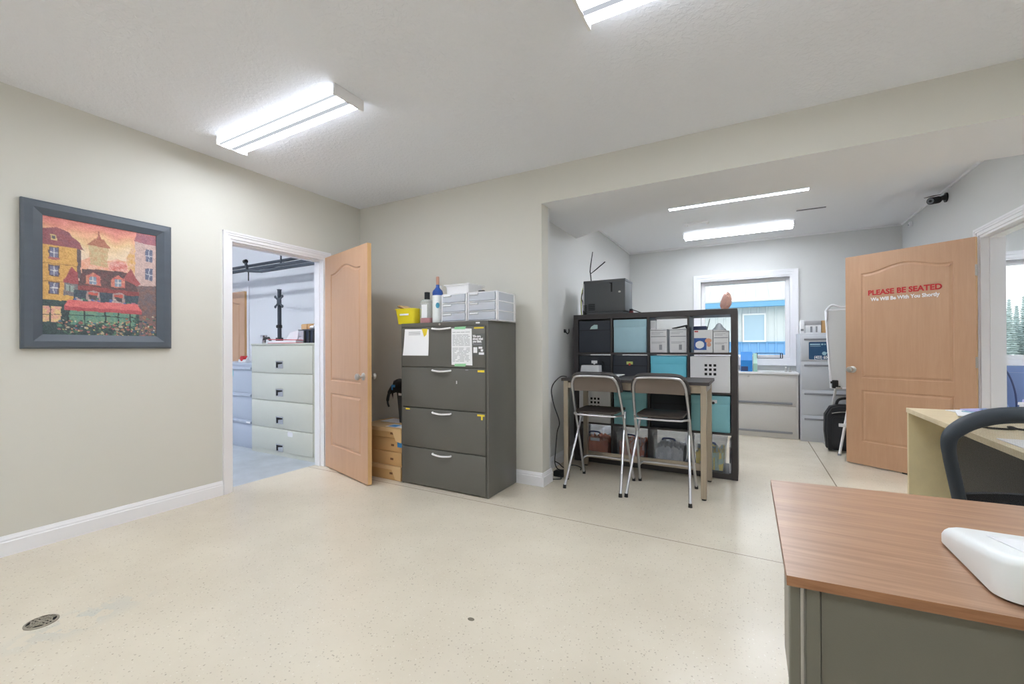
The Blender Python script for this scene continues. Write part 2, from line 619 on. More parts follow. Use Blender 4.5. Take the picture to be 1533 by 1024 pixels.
def holed(axis, a0, a1, u0, u1, z0, z1, holes, m, name):
    """wall slab of thickness a0..a1 with rectangular openings (u0,u1,z0,z1)"""
    b = MB()
    us = sorted({u0, u1} | {h[0] for h in holes} | {h[1] for h in holes})
    for ua, ub in zip(us, us[1:]):
        zs = [(z0, z1)]
        for h in holes:
            if h[0] <= ua + 1e-6 and h[1] >= ub - 1e-6:
                nz = []
                for p, q in zs:
                    if h[2] > p: nz.append((p, min(q, h[2])))
                    if h[3] < q: nz.append((max(p, h[3]), q))
                zs = nz
        for p, q in zs:
            if axis == 'X':
                b.box(a0, a1, ua, ub, p, q)
            else:
                b.box(ua, ub, a0, a1, p, q)
    bmesh.ops.remove_doubles(b.bm, verts=b.bm.verts, dist=1e-5)
    return struct(name, b, m, smooth=False)

holed('X', -3.71, XL, YN, 3.4, 0, CZ, [(D1a, D1b, 0, DH)], m_wall, 'wall_left')
holed('X', -3.775, -3.71, YN, 3.9, 0, 3.7, [(D1a, D1b, 0, DH)], m_shopw, 'wall_shop_right')
b = MB(); b.box(-3.71, -1.5, YB, 3.4, 0, CZ)
struct('wall_back', b, m_wall, smooth=False)
holed('X', XE, XE + .12, YN, YB, 0, CZ, [(.2, 1.9, .9, 2.15)], m_wall, 'wall_right')
b = MB(); b.box(-3.71, XE + .12, YN - .15, YN, 0, CZ)
struct('wall_near', b, m_wall, smooth=False)
b = MB(); b.box(1.79, XE + .12, YB, 3.4, 0, CZ)
struct('wall_back.001', b, m_wall, smooth=False)
b = MB(); b.box(-1.78, X2, 3.4, YF, 0, CZ)
struct('wall_rear_left', b, m_wallg, smooth=False)
b = MB(); b.box(-1.655, -1.5, 3.398, 3.43, 0, BZ)
struct('wall_rear_left.001', b, m_wallg, smooth=False)
holed('X', XR, 1.79, YB, YF, 0, CZ, [(D2a, D2b, 0, DH + .01)], m_wallg, 'wall_rear_right')
W1 = (-.63, .515, .975, 2.135)
W2 = (1.98, 3.5, .985, 2.14)
holed('Y', YF, YF + .15, -1.78, 4.8, 0, CZ, [W1, W2], m_wallg, 'wall_far')
b = MB(); b.box(4.65, 4.8, 3.4, YF, 0, CZ)
struct('wall_office_right', b, m_wallg, smooth=False)
b = MB(); b.box(XE + .12, 4.8, YB, 3.4, 0, CZ)
struct('wall_office_near', b, m_wallg, smooth=False)
# shop beyond the left doorway
b = MB(); b.box(-9.2, -3.775, 3.78, 3.9, 0, 3.7)
struct('wall_shop_back', b, m_shopw, smooth=False)
b = MB(); b.box(-9.2, -9.05, YN, 3.78, 0, 3.7)
struct('wall_shop_left', b, m_shopw, smooth=False)
b = MB(); b.box(-9.2, -3.775, YN - .15, YN, 0, 3.7)
struct('wall_shop_near', b, m_shopw, smooth=False)

# dropped beam: beige face towards the front room, white underside, splayed at its left end
b = MB()
poly = [(-1.5, YB), (XR + .14, YB), (XR, BY), (-.74, BY), (-1.655, 4.52), (-1.655, 3.43), (-1.5, 3.43)]
b.prism(poly, 'Z', BZ, CZ)
b.bm.faces.ensure_lookup_table()
for f in b.bm.faces:
    f.material_index = 0 if (f.normal.y < -.9 and abs(f.calc_center_median().y - YB) < .01) else 1
b.bm.normal_update()
for f in b.bm.faces:
    f.material_index = 0 if (f.normal.y < -.9 and abs(f.calc_center_median().y - YB) < .01) else 1
struct('ceiling_beam', b, [m_wall, m_soffit], smooth=False)

# ---- baseboards: a flat foot with a stepped, sloping cap
def baseboard(name, p0, p1, nrm):
    """from p0 to p1 along the wall, nrm points into the room"""
    prof = [(0, 0), (.016, 0), (.016, .078), (.012, .084), (.012, .092), (.007, .104), (.004, .113), (0, .113)]
    b = MB()
    p0 = Vector((p0[0], p0[1], 0)); p1 = Vector((p1[0], p1[1], 0)); n = Vector((nrm[0], nrm[1], 0))
    A = [b.bm.verts.new(p0 + n * u + Vector((0, 0, z))) for u, z in prof]
    B = [b.bm.verts.new(p1 + n * u + Vector((0, 0, z))) for u, z in prof]
    for i in range(len(prof)):
        j = (i + 1) % len(prof)
        b._face([A[i], A[j], B[j], B[i]])
    b._face(A[::-1]); b._face(B)
    bmesh.ops.recalc_face_normals(b.bm, faces=b.bm.faces)
    return struct(name, b, m_trim, smooth=False)
baseboard('baseboard_left', (XL, YN), (XL, 1.875), (1, 0))
baseboard('baseboard_left.001', (XL, 2.89), (XL, YB), (1, 0))
baseboard('baseboard_back', (XL, YB), (-1.5, YB), (0, -1))
baseboard('baseboard_back.001', (-1.5, YB - .016), (-1.5, 3.446), (1, 0))
baseboard('baseboard_rear_left', (X2, 3.43), (X2, YF), (1, 0))
baseboard('baseboard_far', (X2, YF), (XR, YF), (0, -1))
baseboard('baseboard_rear_right', (XR, 5.0), (XR, YF), (-1, 0))
baseboard('baseboard_rear_right.001', (XR, YB), (XR, 3.99), (-1, 0))

# ---- doorway casings and jambs
def casing(name, axis, a, sgn, u0, u1, h, wdt=.058):
    """three mitred, stepped boards round a doorway; a = wall plane, sgn = side it projects to"""
    b = MB()
    for w0, w1, t in ((0, wdt * .45, .010), (wdt * .45, wdt * .72, .017), (wdt * .72, wdt, .021)):
        lo, hi = sorted((a, a + sgn * t))
        for q in ((u0 - w1, u0 - w0, 0, h + w1), (u1 + w0, u1 + w1, 0, h + w1), (u0 - w0, u1 + w0, h + w0, h + w1)):
            if axis == 'X':
                b.box(lo, hi, q[0], q[1], q[2], q[3])
            else:
                b.box(q[0], q[1], lo, hi, q[2], q[3])
    return struct(name, b, m_trim, smooth=False)
def jamb(name, x0, x1, u0, u1, h, stop):
    b = MB()
    t = .018
    b.box(x0, x1, u0, u0 + t, 0, h); b.box(x0, x1, u1 - t, u1, 0, h); b.box(x0, x1, u0 + t, u1 - t, h - t, h)
    s0, s1 = stop
    b.box(s0, s1, u0 + t, u0 + t + .012, 0, h - t); b.box(s0, s1, u1 - t - .012, u1 - t, 0, h - t)
    b.box(s0, s1, u0 + t + .012, u1 - t - .012, h - t - .012, h - t)
    return struct(name, b, m_trim, smooth=False)
casing('trim_1', 'X', XL, 1, D1a, D1b, DH)
jamb('trim_2', -3.777, XL + .002, D1a, D1b, DH, (-3.76, -3.69))
casing('trim_3', 'X', XR, -1, D2a, D2b, DH + .01)
jamb('trim_4', XR - .002, 1.792, D2a, D2b, DH + .01, (1.70, 1.77))
casing('trim_5', 'X', 1.79, 1, D2a, D2b, DH + .01)
# thin white cable raceway along the top of the rear walls
b = MB()
b.box(X2, X2 + .014, 4.6, YF, CZ - .018, CZ); b.box(X2, XR, YF - .014, YF, CZ - .018, CZ); b.box(XR - .014, XR, 4.3, YF, CZ - .018, CZ)
struct('trim_6', b, m_white, smooth=False)

# ---- windows: casing, deep jamb, sash, pane
def window(name, W, ya, yb, cas=.075):
    x0, x1, z0, z1 = W
    t = tag(bpy.data.objects.new(name, None), kind='structure')
    COL.objects.link(t); t.location = ((x0 + x1) / 2, ya, z0)
    b = MB()
    for w0, w1, th in ((0, cas * .5, .012), (cas * .5, cas * .8, .02), (cas * .8, cas, .026)):
        b.box(x0 - w1, x0 - w0, ya - th, ya, z0 - w1, z1 + w1); b.box(x1 + w0, x1 + w1, ya - th, ya, z0 - w1, z1 + w1)
        b.box(x0 - w0, x1 + w0, ya - th, ya, z1 + w0, z1 + w1); b.box(x0 - w0, x1 + w0, ya - th, ya, z0 - w1, z0 - w0)
    tag(b.build('casing', m_trim, t, smooth=False))
    b = MB(); k = .02
    b.box(x0, x0 + k, ya, yb, z0, z1); b.box(x1 - k, x1, ya, yb, z0, z1); b.box(x0 + k, x1 - k, ya, yb, z1 - k, z1); b.box(x0 + k, x1 - k, ya, yb, z0, z0 + k)
    b.build('jamb', m_trim, t, smooth=False)
    b = MB(); f = .05; y0, y1 = yb - .06, yb - .02
    X0, X1, Z0, Z1 = x0 + k, x1 - k, z0 + k, z1 - k
    b.box(X0, X0 + f, y0, y1, Z0, Z1, .006); b.box(X1 - f, X1, y0, y1, Z0, Z1, .006)
    b.box(X0 + f, X1 - f, y0, y1, Z1 - f, Z1, .006); b.box(X0 + f, X1 - f, y0, y1, Z0, Z0 + f, .006)
    s = b.build('sash', m_white, t, smooth=False)
    b = MB(); b.box(X0 + f, X1 - f, (y0 + y1) / 2 - .003, (y0 + y1) / 2 + .003, Z0 + f, Z1 - f)
    b.build('pane', m_glass, s, smooth=False)
    return t
window('window_1', W1, YF, YF + .15)
window('window_2', W2, YF, YF + .15)
# window in the right wall of the front room (beside the camera)
t = tag(bpy.data.objects.new('window_3', None), kind='structure')
COL.objects.link(t); t.location = (XE, 1.05, .9)
b = MB()
for y0, y1, z0, z1 in ((.2, .27, .9, 2.15), (1.83, 1.9, .9, 2.15), (.27, 1.83, .9, .97), (.27, 1.83, 2.08, 2.15), (1.02, 1.08, .97, 2.08)):
    b.box(XE + .02, XE + .1, y0, y1, z0, z1)
f = b.build('sash', m_white, t, smooth=False)
b = MB(); b.box(XE + .055, XE + .061, .27, 1.83, .97, 2.08)
b.build('pane', m_glass, f, smooth=False)

# ---- moulded doors with an arched upper panel
def panel_outline(x0, x1, z0, zs, rise, n=14):
    pts = [(x0, z0), (x1, z0), (x1, zs)]
    for i in range(1, 2 * n):
        s = i / (2 * n)
        x = x1 + (x0 - x1) * s
        q = max(0, min(1, (min(s, 1 - s) - .06) / .44))
        pts.append((x, zs + rise * (.5 - .5 * math.cos(PI * q))))
    pts.append((x0, zs))
    return pts
def inset(pts, d):
    n = len(pts); out = []
    for i in range(n):
        a, p, c = Vector(pts[i - 1]), Vector(pts[i]), Vector(pts[(i + 1) % n])
        e1 = (p - a).normalized(); e2 = (c - p).normalized()
        n1 = Vector((-e1.y, e1.x)); n2 = Vector((-e2.y, e2.x))
        m = (n1 + n2).normalized()
        out.append(tuple(p + m * (d / max(.3, m.dot(n1)))))
    return out
def moulded_door(name, w, h, th, panels, loc, rot, kind_label=None):
    t = bpy.data.objects.new(name, None)
    COL.objects.link(t); t['kind'] = 'structure'
    t.location = loc; t.rotation_euler = (0, 0, rot)
    b = MB()
    for side in (0, 1):
        y = 0 if side == 0 else th
        sg = 1 if side == 0 else -1
        edges = []
        def loop(pts, yy):
            vs = [b.bm.verts.new((x, yy, z)) for x, z in pts]
            return vs
        outer = loop([(0, 0), (w, 0), (w, h), (0, h)], y)
        loops = [loop(p, y) for p in panels]
        for L in [outer] + loops:
            for i in range(len(L)):
                edges.append(b.bm.edges.new((L[i], L[(i + 1) % len(L)])))
        bmesh.ops.triangle_fill(b.bm, use_beauty=True, use_dissolve=False, edges=edges)
        for p, L in zip(panels, loops):
            prev = L
            for d, dep in ((.007, .007), (.013, .008), (.030, .0015)):
                nx = loop(inset(p, d), y + sg * dep)
                for i in range(len(nx)):
                    j = (i + 1) % len(nx)
                    b._face([prev[i], prev[j], nx[j], nx[i]])
                prev = nx
            b._face(prev)
    bmesh.ops.recalc_face_normals(b.bm, faces=b.bm.faces)
    b.mi = 1
    for q in (((0, 0, 0), (0, th, 0), (0, th, h), (0, 0, h)), ((w, 0, 0), (w, th, 0), (w, th, h), (w, 0, h)),
              ((0, 0, 0), (w, 0, 0), (w, th, 0), (0, th, 0)), ((0, 0, h), (w, 0, h), (w, th, h), (0, th, h))):
        b.quad(q)
    bmesh.ops.remove_doubles(b.bm, verts=b.bm.verts, dist=1e-5)
    bmesh.ops.recalc_face_normals(b.bm, faces=b.bm.faces)
    b.build('door_leaf', [m_door, m_dooredge], t, w=False, ang=14)
    return t
def knob_set(t, x, z, th):
    for sg, y in ((-1, 0), (1, th)):
        b = MB()
        b.lathe([(.032, 0), (.032, .006), (.026, .010), (.011, .012), (.010, .036), (.018, .040), (.027, .050), (.029, .060), (.024, .070), (.012, .074), (0, .075)], n=20)
        b.xf(Matrix.Translation((x, y, z)) @ Matrix.Rotation(PI / 2 * (1 if sg < 0 else -1), 4, 'X'))
        b.build('door_knob', m_nickel, t, w=False)
    b = MB(); b.box(x + .055, x + .0605, th / 2 - .012, th / 2 + .012, z - .028, z + .028)
    b.build('latch_plate', m_nickel, t, w=False)
def hinge(t, z, side, m=m_nickel):
    b = MB()
    for k in range(5):
        b.cyl((-.003, side, z - .044 + k * .018), (-.003, side, z - .044 + k * .018 + .0165), .0075, n=10)
    b.box(-.0015, .0005, side * .02, side * .02 + .03, z - .045, z + .045)
    b.build('hinge', m, t, w=False)

pan = lambda w: [panel_outline(.13, w - .13, .838, 1.852, .06), [(.13, .222), (w - .13, .222), (w - .13, .722), (.13, .722)]]
d1 = moulded_door('door_1', .865, 2.03, .035, pan(.865), (-3.612, 2.803, .012), R(-15.7))
knob_set(d1, .795, .905, .035)
for z in (.25, 1.02, 1.80): hinge(d1, z, .036)
d2 = moulded_door('door_2', .915, 2.03, .035, pan(.915), (1.630, 4.917, .012), R(146.2))
knob_set(d2, .858, .918, .035)
# door_2: the face seen from the front room is local +Y
b = MB()
for z in (1.00, 1.76):
    b.box(XR - .003, XR + .004, D2b - .0195, D2b - .018, z - .045, z + .045)
for z in (.25, 1.01, 1.76): hinge(d2, z, .036)
text_part('lettering', 'PLEASE BE SEATED', .0665, m_red, d2, (.465, .0365, 1.653), face=PI, bold=.0022, w=False, xs=.965)
text_part('lettering', 'We Will Be With You Shortly', .046, m_white, d2, (.462, .0365, 1.590), face=PI, bold=.0016, w=False, xs=.86)
b = MB(); b.box(.42, .48, .0, .035, -.011, .002, .002)
b.build('bottom_guide', m_black, d2, w=False)
d3 = moulded_door('door_3', .84, 2.03, .035, pan(.84), (-7.50, 3.745, .0), 0)
knob_set(d3, .775, .92, .035)
casing('trim_7', 'Y', 3.78, -1, -7.52, -6.645, 2.05)
for o in (d1, d2, d3):
    pass
# ------------------------------------------------------------------ camera, sky and lamps
cam = bpy.data.cameras.new('camera')
co = bpy.data.objects.new('camera', cam)
COL.objects.link(co)
yaw, roll, pitch = R(29.187), R(.2252), R(.1611)
fw = Vector((-math.sin(yaw), math.cos(yaw), 0)); rt = Vector((math.cos(yaw), math.sin(yaw), 0)); up = Vector((0, 0, 1))
f2 = fw * math.cos(pitch) + up * math.sin(pitch); u2 = up * math.cos(pitch) - fw * math.sin(pitch)
r3 = rt * math.cos(roll) - u2 * math.sin(roll); u3 = rt * math.sin(roll) + u2 * math.cos(roll)
M4 = Matrix((r3, u3, -f2)).transposed().to_4x4()
M4.translation = (0, 0, 1.155)
co.matrix_world = M4
cam.sensor_width = 36
cam.lens = 644.28 / 1533 * 36
cam.shift_x = (766.5 - 760.41) / 1533
cam.shift_y = (519.15 - 512) / 1533
cam.clip_start = .05
cam.clip_end = 300
scene.camera = co

w = bpy.data.worlds.new('overcast sky')
scene.world = w
w.use_nodes = True
nt = w.node_tree
nt.nodes.clear()
bg = nt.nodes.new('ShaderNodeBackground'); wo = nt.nodes.new('ShaderNodeOutputWorld')
tc = nt.nodes.new('ShaderNodeTexCoord'); sp = nt.nodes.new('ShaderNodeSeparateXYZ'); rp = nt.nodes.new('ShaderNodeValToRGB')
nt.links.new(tc.outputs['Generated'], sp.inputs[0]); nt.links.new(sp.outputs[2], rp.inputs[0])
rp.color_ramp.elements[0].position = 0.0; rp.color_ramp.elements[0].color = (.95, .97, .98, 1)
rp.color_ramp.elements[1].position = .6; rp.color_ramp.elements[1].color = (.86, .93, 1.0, 1)
nt.links.new(rp.outputs[0], bg.inputs[0]); bg.inputs[1].default_value = 1.5
nt.links.new(bg.outputs[0], wo.inputs[0])

def ceiling_light(label, cx, cy, z, L=1.235, W=.203, H=.058, group='fluorescent ceiling lights', lens=None):
    t = thing('ceiling_light', label, 'ceiling light', (cx, cy, z), 0, group)
    b = MB(); b.box(-L / 2 + .012, L / 2 - .012, -W / 2 + .02, W / 2 - .02, -.022, 0)
    b.build('housing', m_white, t, w=False, smooth=False)
    b = MB()
    hw = W / 2
    prof = [(-hw + .004, -.012), (-hw, -.018), (-hw + .012, -H + .012), (-hw + .026, -H), (-.01, -H), (0, -H + .004), (.01, -H), (hw - .026, -H), (hw - .012, -H + .012), (hw, -.018), (hw - .004, -.012)]
    b.prism(prof, 'X', -L / 2 + .014, L / 2 - .014)
    b.build('lens', lens or m_lens, t, w=False, ang=30)
    for s in (-1, 1):
        b = MB()
        b.prism([(-hw - .004, 0), (-hw - .004, -H - .004), (hw + .004, -H - .004), (hw + .004, 0)], 'X', s * (L / 2 - .014), s * L / 2)
        b.build('end_cap', m_white, t, w=False, smooth=False)
    return t
l0 = ceiling_light('twin tube ceiling light near the picture wall, whole in view', -2.645, 1.745, CZ)
dup(l0, (-.012, 1.78, CZ), 'ceiling light cut off by the top edge of the photo, over the front room')
dup(l0, (-.115, 4.73, CZ), 'slim bright ceiling light half hidden by the edge of the beam')
dup(l0, (-.13, 6.19, CZ), 'rear ceiling light nearest the far grey wall and window')
for q in [o for o in COL.objects if o.name.startswith('ceiling_light') and o.location.y > 4]:
    for c in q.children:
        if c.name.startswith('lens'): c.data = c.data.copy(); c.data.materials[0] = m_lens_rear
hid = 'unseen ceiling light added behind the camera in the front room'  # unseen fixtures added to help light the front room
dup(l0, (-2.59, -.85, CZ), hid); dup(l0, (.0, -.85, CZ), hid); dup(l0, (2.5, 1.735, CZ), 'unseen ceiling light added over the right hand end of the front room')
q = dup(l0, (3.1, 5.2, CZ), 'unseen ceiling light added in the office beyond the open right door')  # out of view, added to brighten the office
for c in q.children:
    if c.name.startswith('lens'): c.data = c.data.copy(); c.data.materials[0] = m_lens_shop
s = 'ceiling light in the workshop beyond the left doorway'  # fixtures out of view, put in to light the workshop
for x, y in ((-5.2, 1.2), (-7.2, 1.2), (-5.2, -.9)):
    q = dup(l0, (x, y, 3.7), s)
    for c in q.children:
        if c.name.startswith('lens'): c.data = c.data.copy(); c.data.materials[0] = m_lens_shop

vs = scene.view_settings
vs.view_transform = 'Standard'
vs.look = 'None'
vs.exposure = 0.75
vs.gamma = 1.0
vs.use_curve_mapping = False
cy = scene.cycles
cy.max_bounces = 10
cy.diffuse_bounces = 6
cy.glossy_bounces = 5
cy.transparent_max_bounces = 16
cy.transmission_bounces = 6
cy.caustics_reflective = False
cy.caustics_refractive = False
cy.sample_clamp_indirect = 6.0
cy.use_denoising = True
# ------------------------------------------------------------------ the framed painting
def paint_town(W=150, H=188):
    """a plain street scene in loose brushwork, as pigment colours on a grid"""
    rng = np.random.default_rng(11)
    U, V = np.meshgrid((np.arange(W) + .5) / W, (np.arange(H) + .5) / H)
    im = np.zeros((H, W, 3))
    def blur_noise(s):
        a = rng.random((H // s + 2, W // s + 2))
        yi = np.arange(H) / s; xi = np.arange(W) / s
        y0 = yi.astype(int); x0 = xi.astype(int)
        fy = (yi - y0)[:, None]; fx = (xi - x0)[None, :]
        A = a[np.ix_(y0, x0)]; B = a[np.ix_(y0, x0 + 1)]; C = a[np.ix_(y0 + 1, x0)]; D = a[np.ix_(y0 + 1, x0 + 1)]
        return (A * (1 - fx) + B * fx) * (1 - fy) + (C * (1 - fx) + D * fx) * fy
    wob = (blur_noise(7) - .5) * .012; wob2 = (blur_noise(7) - .5) * .012
    u, v = U + wob, V + wob2
    def inside(poly):
        r = np.zeros((H, W), bool)
        n = len(poly)
        for i in range(n):
            x0, y0 = poly[i]; x1, y1 = poly[(i + 1) % n]
            c = ((y0 > v) != (y1 > v))
            xx = (x1 - x0) * (v - y0) / ((y1 - y0) if abs(y1 - y0) > 1e-9 else 1e-9) + x0
            r ^= c & (u < xx)
        return r
    def fill(poly, col, mot=.12, col2=None):
        m = inside(poly)
        nz = .6 * blur_noise(4) + .4 * rng.random((H, W))
        c = np.array(col, float)[None, None, :]
        c2 = np.array(col2, float)[None, None, :] if col2 is not None else c * (1 - 2 * mot)
        k = ((nz - .5) * 2 * (1 if col2 is not None else .6) + .5).clip(0, 1)[..., None]
        im[m] = (c * (1 - k * .8) + c2 * k * .8)[m]
    def rect(x0, x1, y0, y1, col, mot=.12, col2=None):
        fill([(x0, y0), (x1, y0), (x1, y1), (x0, y1)], col, mot, col2)
    # sky
    t = (v + .10 * (blur_noise(18) - .5)).clip(0, .4) / .4
    stops = [(0, (226, 118, 112)), (.22, (238, 150, 120)), (.42, (240, 196, 136)), (.6, (244, 214, 176)), (1, (240, 216, 198))]
    for (a, ca), (b_, cb) in zip(stops, stops[1:]):
        m = (t >= a) & (t <= b_)
        f = ((t - a) / (b_ - a))[..., None]
        im[m] = (np.array(ca) * (1 - f) + np.array(cb) * f)[m]
    st = (blur_noise(12) * .6 + np.sin(v * 90 + 6 * blur_noise(20)) * .2)[..., None]
    im[:] = im * .93 + st * 22
    # distance
    fill([(.30, .34), (.40, .30), (.5, .33), (.62, .29), (.74, .30), (.76, .46), (.28, .46)], (226, 150, 118), .15, (236, 196, 176))
    fill([(.55, .33), (.66, .30), (.70, .33), (.70, .40), (.54, .40)], (206, 96, 84), .1, (238, 190, 180))
    # tower with a spire
    fill([(.37, .19), (.535, .19), (.53, .37), (.38, .37)], (196, 180, 130), .1, (206, 150, 110))
    fill([(.355, .20), (.42, .13), (.50, .13), (.555, .20)], (190, 112, 84))
    fill([(.43, .14), (.445, .10), (.452, .045), (.462, .10), (.48, .14)], (188, 100, 84))
    # yellow houses on the left
    fill([(0, .12), (.10, .09), (.20, .11), (.30, .20), (.33, .25), (0, .25)], (150, 74, 78), .15, (120, 66, 78))
    fill([(0, .245), (.275, .245), (.275, .70), (0, .71)], (222, 170, 86), .12, (200, 142, 70))
    rect(.275, .305, .25, .50, (96, 80, 84))
    for a in ((.265, .345), (.415, .495), (.56, .645)):
        rect(.058, .135, a[0] - .008, a[1] + .008, (90, 72, 80)); rect(.068, .125, a[0], a[1], (120, 120, 150), .1, (80, 86, 120))
        rect(.093, .100, a[0], a[1], (226, 226, 232)); rect(.068, .125, sum(a) / 2 - .004, sum(a) / 2 + .004, (226, 226, 232))
    rect(.05, .14, .345, .365, (190, 104, 100)); rect(.07, .115, .155, .20, (228, 196, 130)); rect(.08, .105, .165, .19, (90, 84, 90))
    rect(0, .275, .545, .553, (176, 120, 60)); rect(0, .275, .395, .401, (176, 120, 60))
    # pale stone house on the right
    fill([(.77, .10), (.80, 0), (1, .02), (1, .11)], (170, 92, 100), .1, (140, 80, 100))
    fill([(.78, .10), (1, .11), (1, .66), (.78, .66)], (208, 176, 168), .1, (176, 146, 140))
    fill([(.70, .27), (.75, .16), (.78, .18), (.78, .46), (.72, .44)], (216, 160, 80), .1, (222, 180, 160))
    for a in ((.155, .27), (.335, .45)):
        rect(.885, .955, a[0], a[1], (92, 98, 126), .1, (70, 76, 104)); rect(.917, .923, a[0], a[1], (216, 216, 226)); rect(.885, .955, sum(a) / 2, sum(a) / 2 + .006, (216, 216, 226))
    fill([(.78, .52), (1, .50), (1, 1), (.8, 1)], (120, 86, 78), .2, (84, 80, 92))
    # the café in the middle
    fill([(.32, .41), (.76, .40), (.82, .61), (.27, .60)], (74, 58, 60), .15, (104, 60, 62))
    fill([(.26, .56), (.82, .575), (.82, .62), (.24, .60)], (150, 66, 66), .15)
    fill([(.16, .55), (.225, .41), (.28, .45), (.29, .55)], (166, 70, 76), .12); fill([(.67, .47), (.735, .36), (.83, .50), (.80, .52)], (170, 78, 80), .12)
    rect(.17, .28, .55, .66, (132, 116, 116), .1, (90, 96, 104)); rect(.185, .25, .565, .62, (160, 176, 170), .1); rect(.215, .219, .565, .62, (70, 76, 76))
    fill([(.25, .60), (.82, .615), (.80, .72), (.24, .70)], (50, 70, 78), .2, (44, 52, 72))
    for cx in (.405, .625):
        fill([(cx - .065, .545), (cx - .06, .47), (cx, .435), (cx + .06, .47), (cx + .065, .55)], (196, 84, 84), .1, (210, 150, 110)); rect(cx - .03, cx + .03, .475, .54, (130, 150, 176), .1); rect(cx - .003, cx + .003, .475, .54, (230, 226, 226)); rect(cx - .03, cx + .03, .505, .511, (230, 226, 226))
        fill([(cx - .06, .69), (cx - .05, .61), (cx, .595), (cx + .055, .61), (cx + .065, .70)], (176, 150, 146), .1); rect(cx - .04, cx + .04, .615, .64, (214, 88, 78)); rect(cx - .035, cx + .035, .64, .68, (70, 66, 72))
    for _ in range(60):
        x, y = rng.uniform(.2, .82), rng.normal(.695, .012)
        c = [(74, 104, 170), (200, 180, 170), (60, 110, 90), (190, 110, 130)][rng.integers(4)]
        rect(x - .012, x + .012, y - .008, y + .008, c)
    # teal shop front, awning, lit window
    rect(.0, .82, .70, 1, (44, 66, 66), .2, (34, 46, 52)); rect(.2, .79, .775, .90, (74, 130, 118), .1, (120, 150, 110))
    for x in (.2, .33, .5, .62, .73): rect(x, x + .012, .77, .93, (30, 48, 50))
    rect(.2, .79, .82, .828, (36, 56, 56))
    rect(0, .15, .755, .885, (232, 206, 130), .1, (216, 130, 140)); rect(.065, .075, .755, .885, (60, 60, 60)); rect(0, .15, .82, .826, (60, 60, 60))
    fill([(.20, .695), (.80, .69), (.845, .755), (.17, .75)], (216, 92, 96), .06, (226, 116, 110)); fill([(.17, .75), (.845, .755), (.845, .785), (.17, .785)], (190, 72, 80), .08)
    # flowers
    for _ in range(210):
        x, y = rng.uniform(.12, .99), rng.uniform(.87, 1)
        if x > .7: y = rng.uniform(.80, 1)
        c = [(62, 100, 86), (48, 84, 90), (196, 132, 104), (206, 190, 160), (92, 146, 118), (70, 100, 134), (184, 104, 104), (70, 110, 90), (44, 66, 72), (52, 92, 84)][rng.integers(10)]
        rr = rng.uniform(.008, .024)
        fill([(x + rr * math.cos(a), y + .6 * rr * math.sin(a)) for a in np.arange(0, 6.2, 1.05)], c, .25)
    for _ in range(70):
        x, y = rng.uniform(.15, .98), rng.uniform(.86, .99)
        rect(x, x + .012, y, y + .010, [(226, 160, 120), (224, 214, 190), (214, 200, 120), (206, 110, 104)][rng.integers(4)])
    im = im * .82 + 36 + (rng.random((H, W, 1)) - .5) * 26
    return im.clip(0, 255)

pic = thing('framed_painting', 'slate framed painting of a town street with a red café awning, on the beige wall', 'painting', (XL, 1.154, 1.16))
y0, y1, z0, z1 = .787, 1.521, 1.161, 2.032
iy0, iy1, iz0, iz1 = .876, 1.434, 1.247, 1.951
b = MB()
xw = XL + .002
prof_o = [(y0, z0), (y1, z0), (y1, z1), (y0, z1)]
rings = []
for d, x in ((0, xw), (0, xw + .022), (.012, xw + .030), (.045, xw + .032), (.078, xw + .020), (.0865, xw + .017), (.0865, xw + .006)):
    sy = lambda y: y
    k = d / .0865
    ring = [(y0 + (iy0 - y0) * k, z0 + (iz0 - z0) * k), (y1 + (iy1 - y1) * k, z0 + (iz0 - z0) * k), (y1 + (iy1 - y1) * k, z1 + (iz1 - z1) * k), (y0 + (iy0 - y0) * k, z1 + (iz1 - z1) * k)]
    rings.append([b.bm.verts.new((x, y, z)) for y, z in ring])
for A, B in zip(rings, rings[1:]):
    for i in range(4):
        j = (i + 1) % 4
        b._face([A[i], A[j], B[j], B[i]])
b._face(rings[0][::-1])
bmesh.ops.recalc_face_normals(b.bm, faces=b.bm.faces)
b.build('picture_frame', m_frame, pic, smooth=False)
im = paint_town()
Hh, Ww = im.shape[:2]
verts = []; faces = []
for j in range(Hh):
    for i in range(Ww):
        verts.append((xw + .012, iy0 - .004 + (iy1 - iy0 + .008) * i / (Ww - 1), iz1 + .004 - (iz1 - iz0 + .008) * j / (Hh - 1)))
for j in range(Hh - 1):
    for i in range(Ww - 1):
        a = j * Ww + i
        faces.append((a, a + Ww, a + Ww + 1, a + 1))
me = bpy.data.meshes.new('canvas')
o = base(pic)
me.from_pydata([(x - o.x, y - o.y, z - o.z) for x, y, z in verts], [], faces)
ca = me.color_attributes.new('pigment', 'FLOAT_COLOR', 'POINT')
s = im.reshape(-1, 3) / 255.0
s = np.where(s <= .04045, s / 12.92, ((s + .055) / 1.055) ** 2.4)
ca.data.foreach_set('color', np.concatenate([s, np.ones((len(s), 1))], 1).astype(np.float32).ravel())
k = NT('oil paint')
p = k.n('ShaderNodeBsdfPrincipled', i_Roughness=.5)
a = k.n('ShaderNodeVertexColor', layer_name='pigment')
k.l(a.outputs[0], p.inputs['Base Color']); k.l(p.outputs[0], k.out.inputs[0])
me.materials.append(k.m)
ob = bpy.data.objects.new('canvas', me)
COL.objects.link(ob); ob.parent = pic

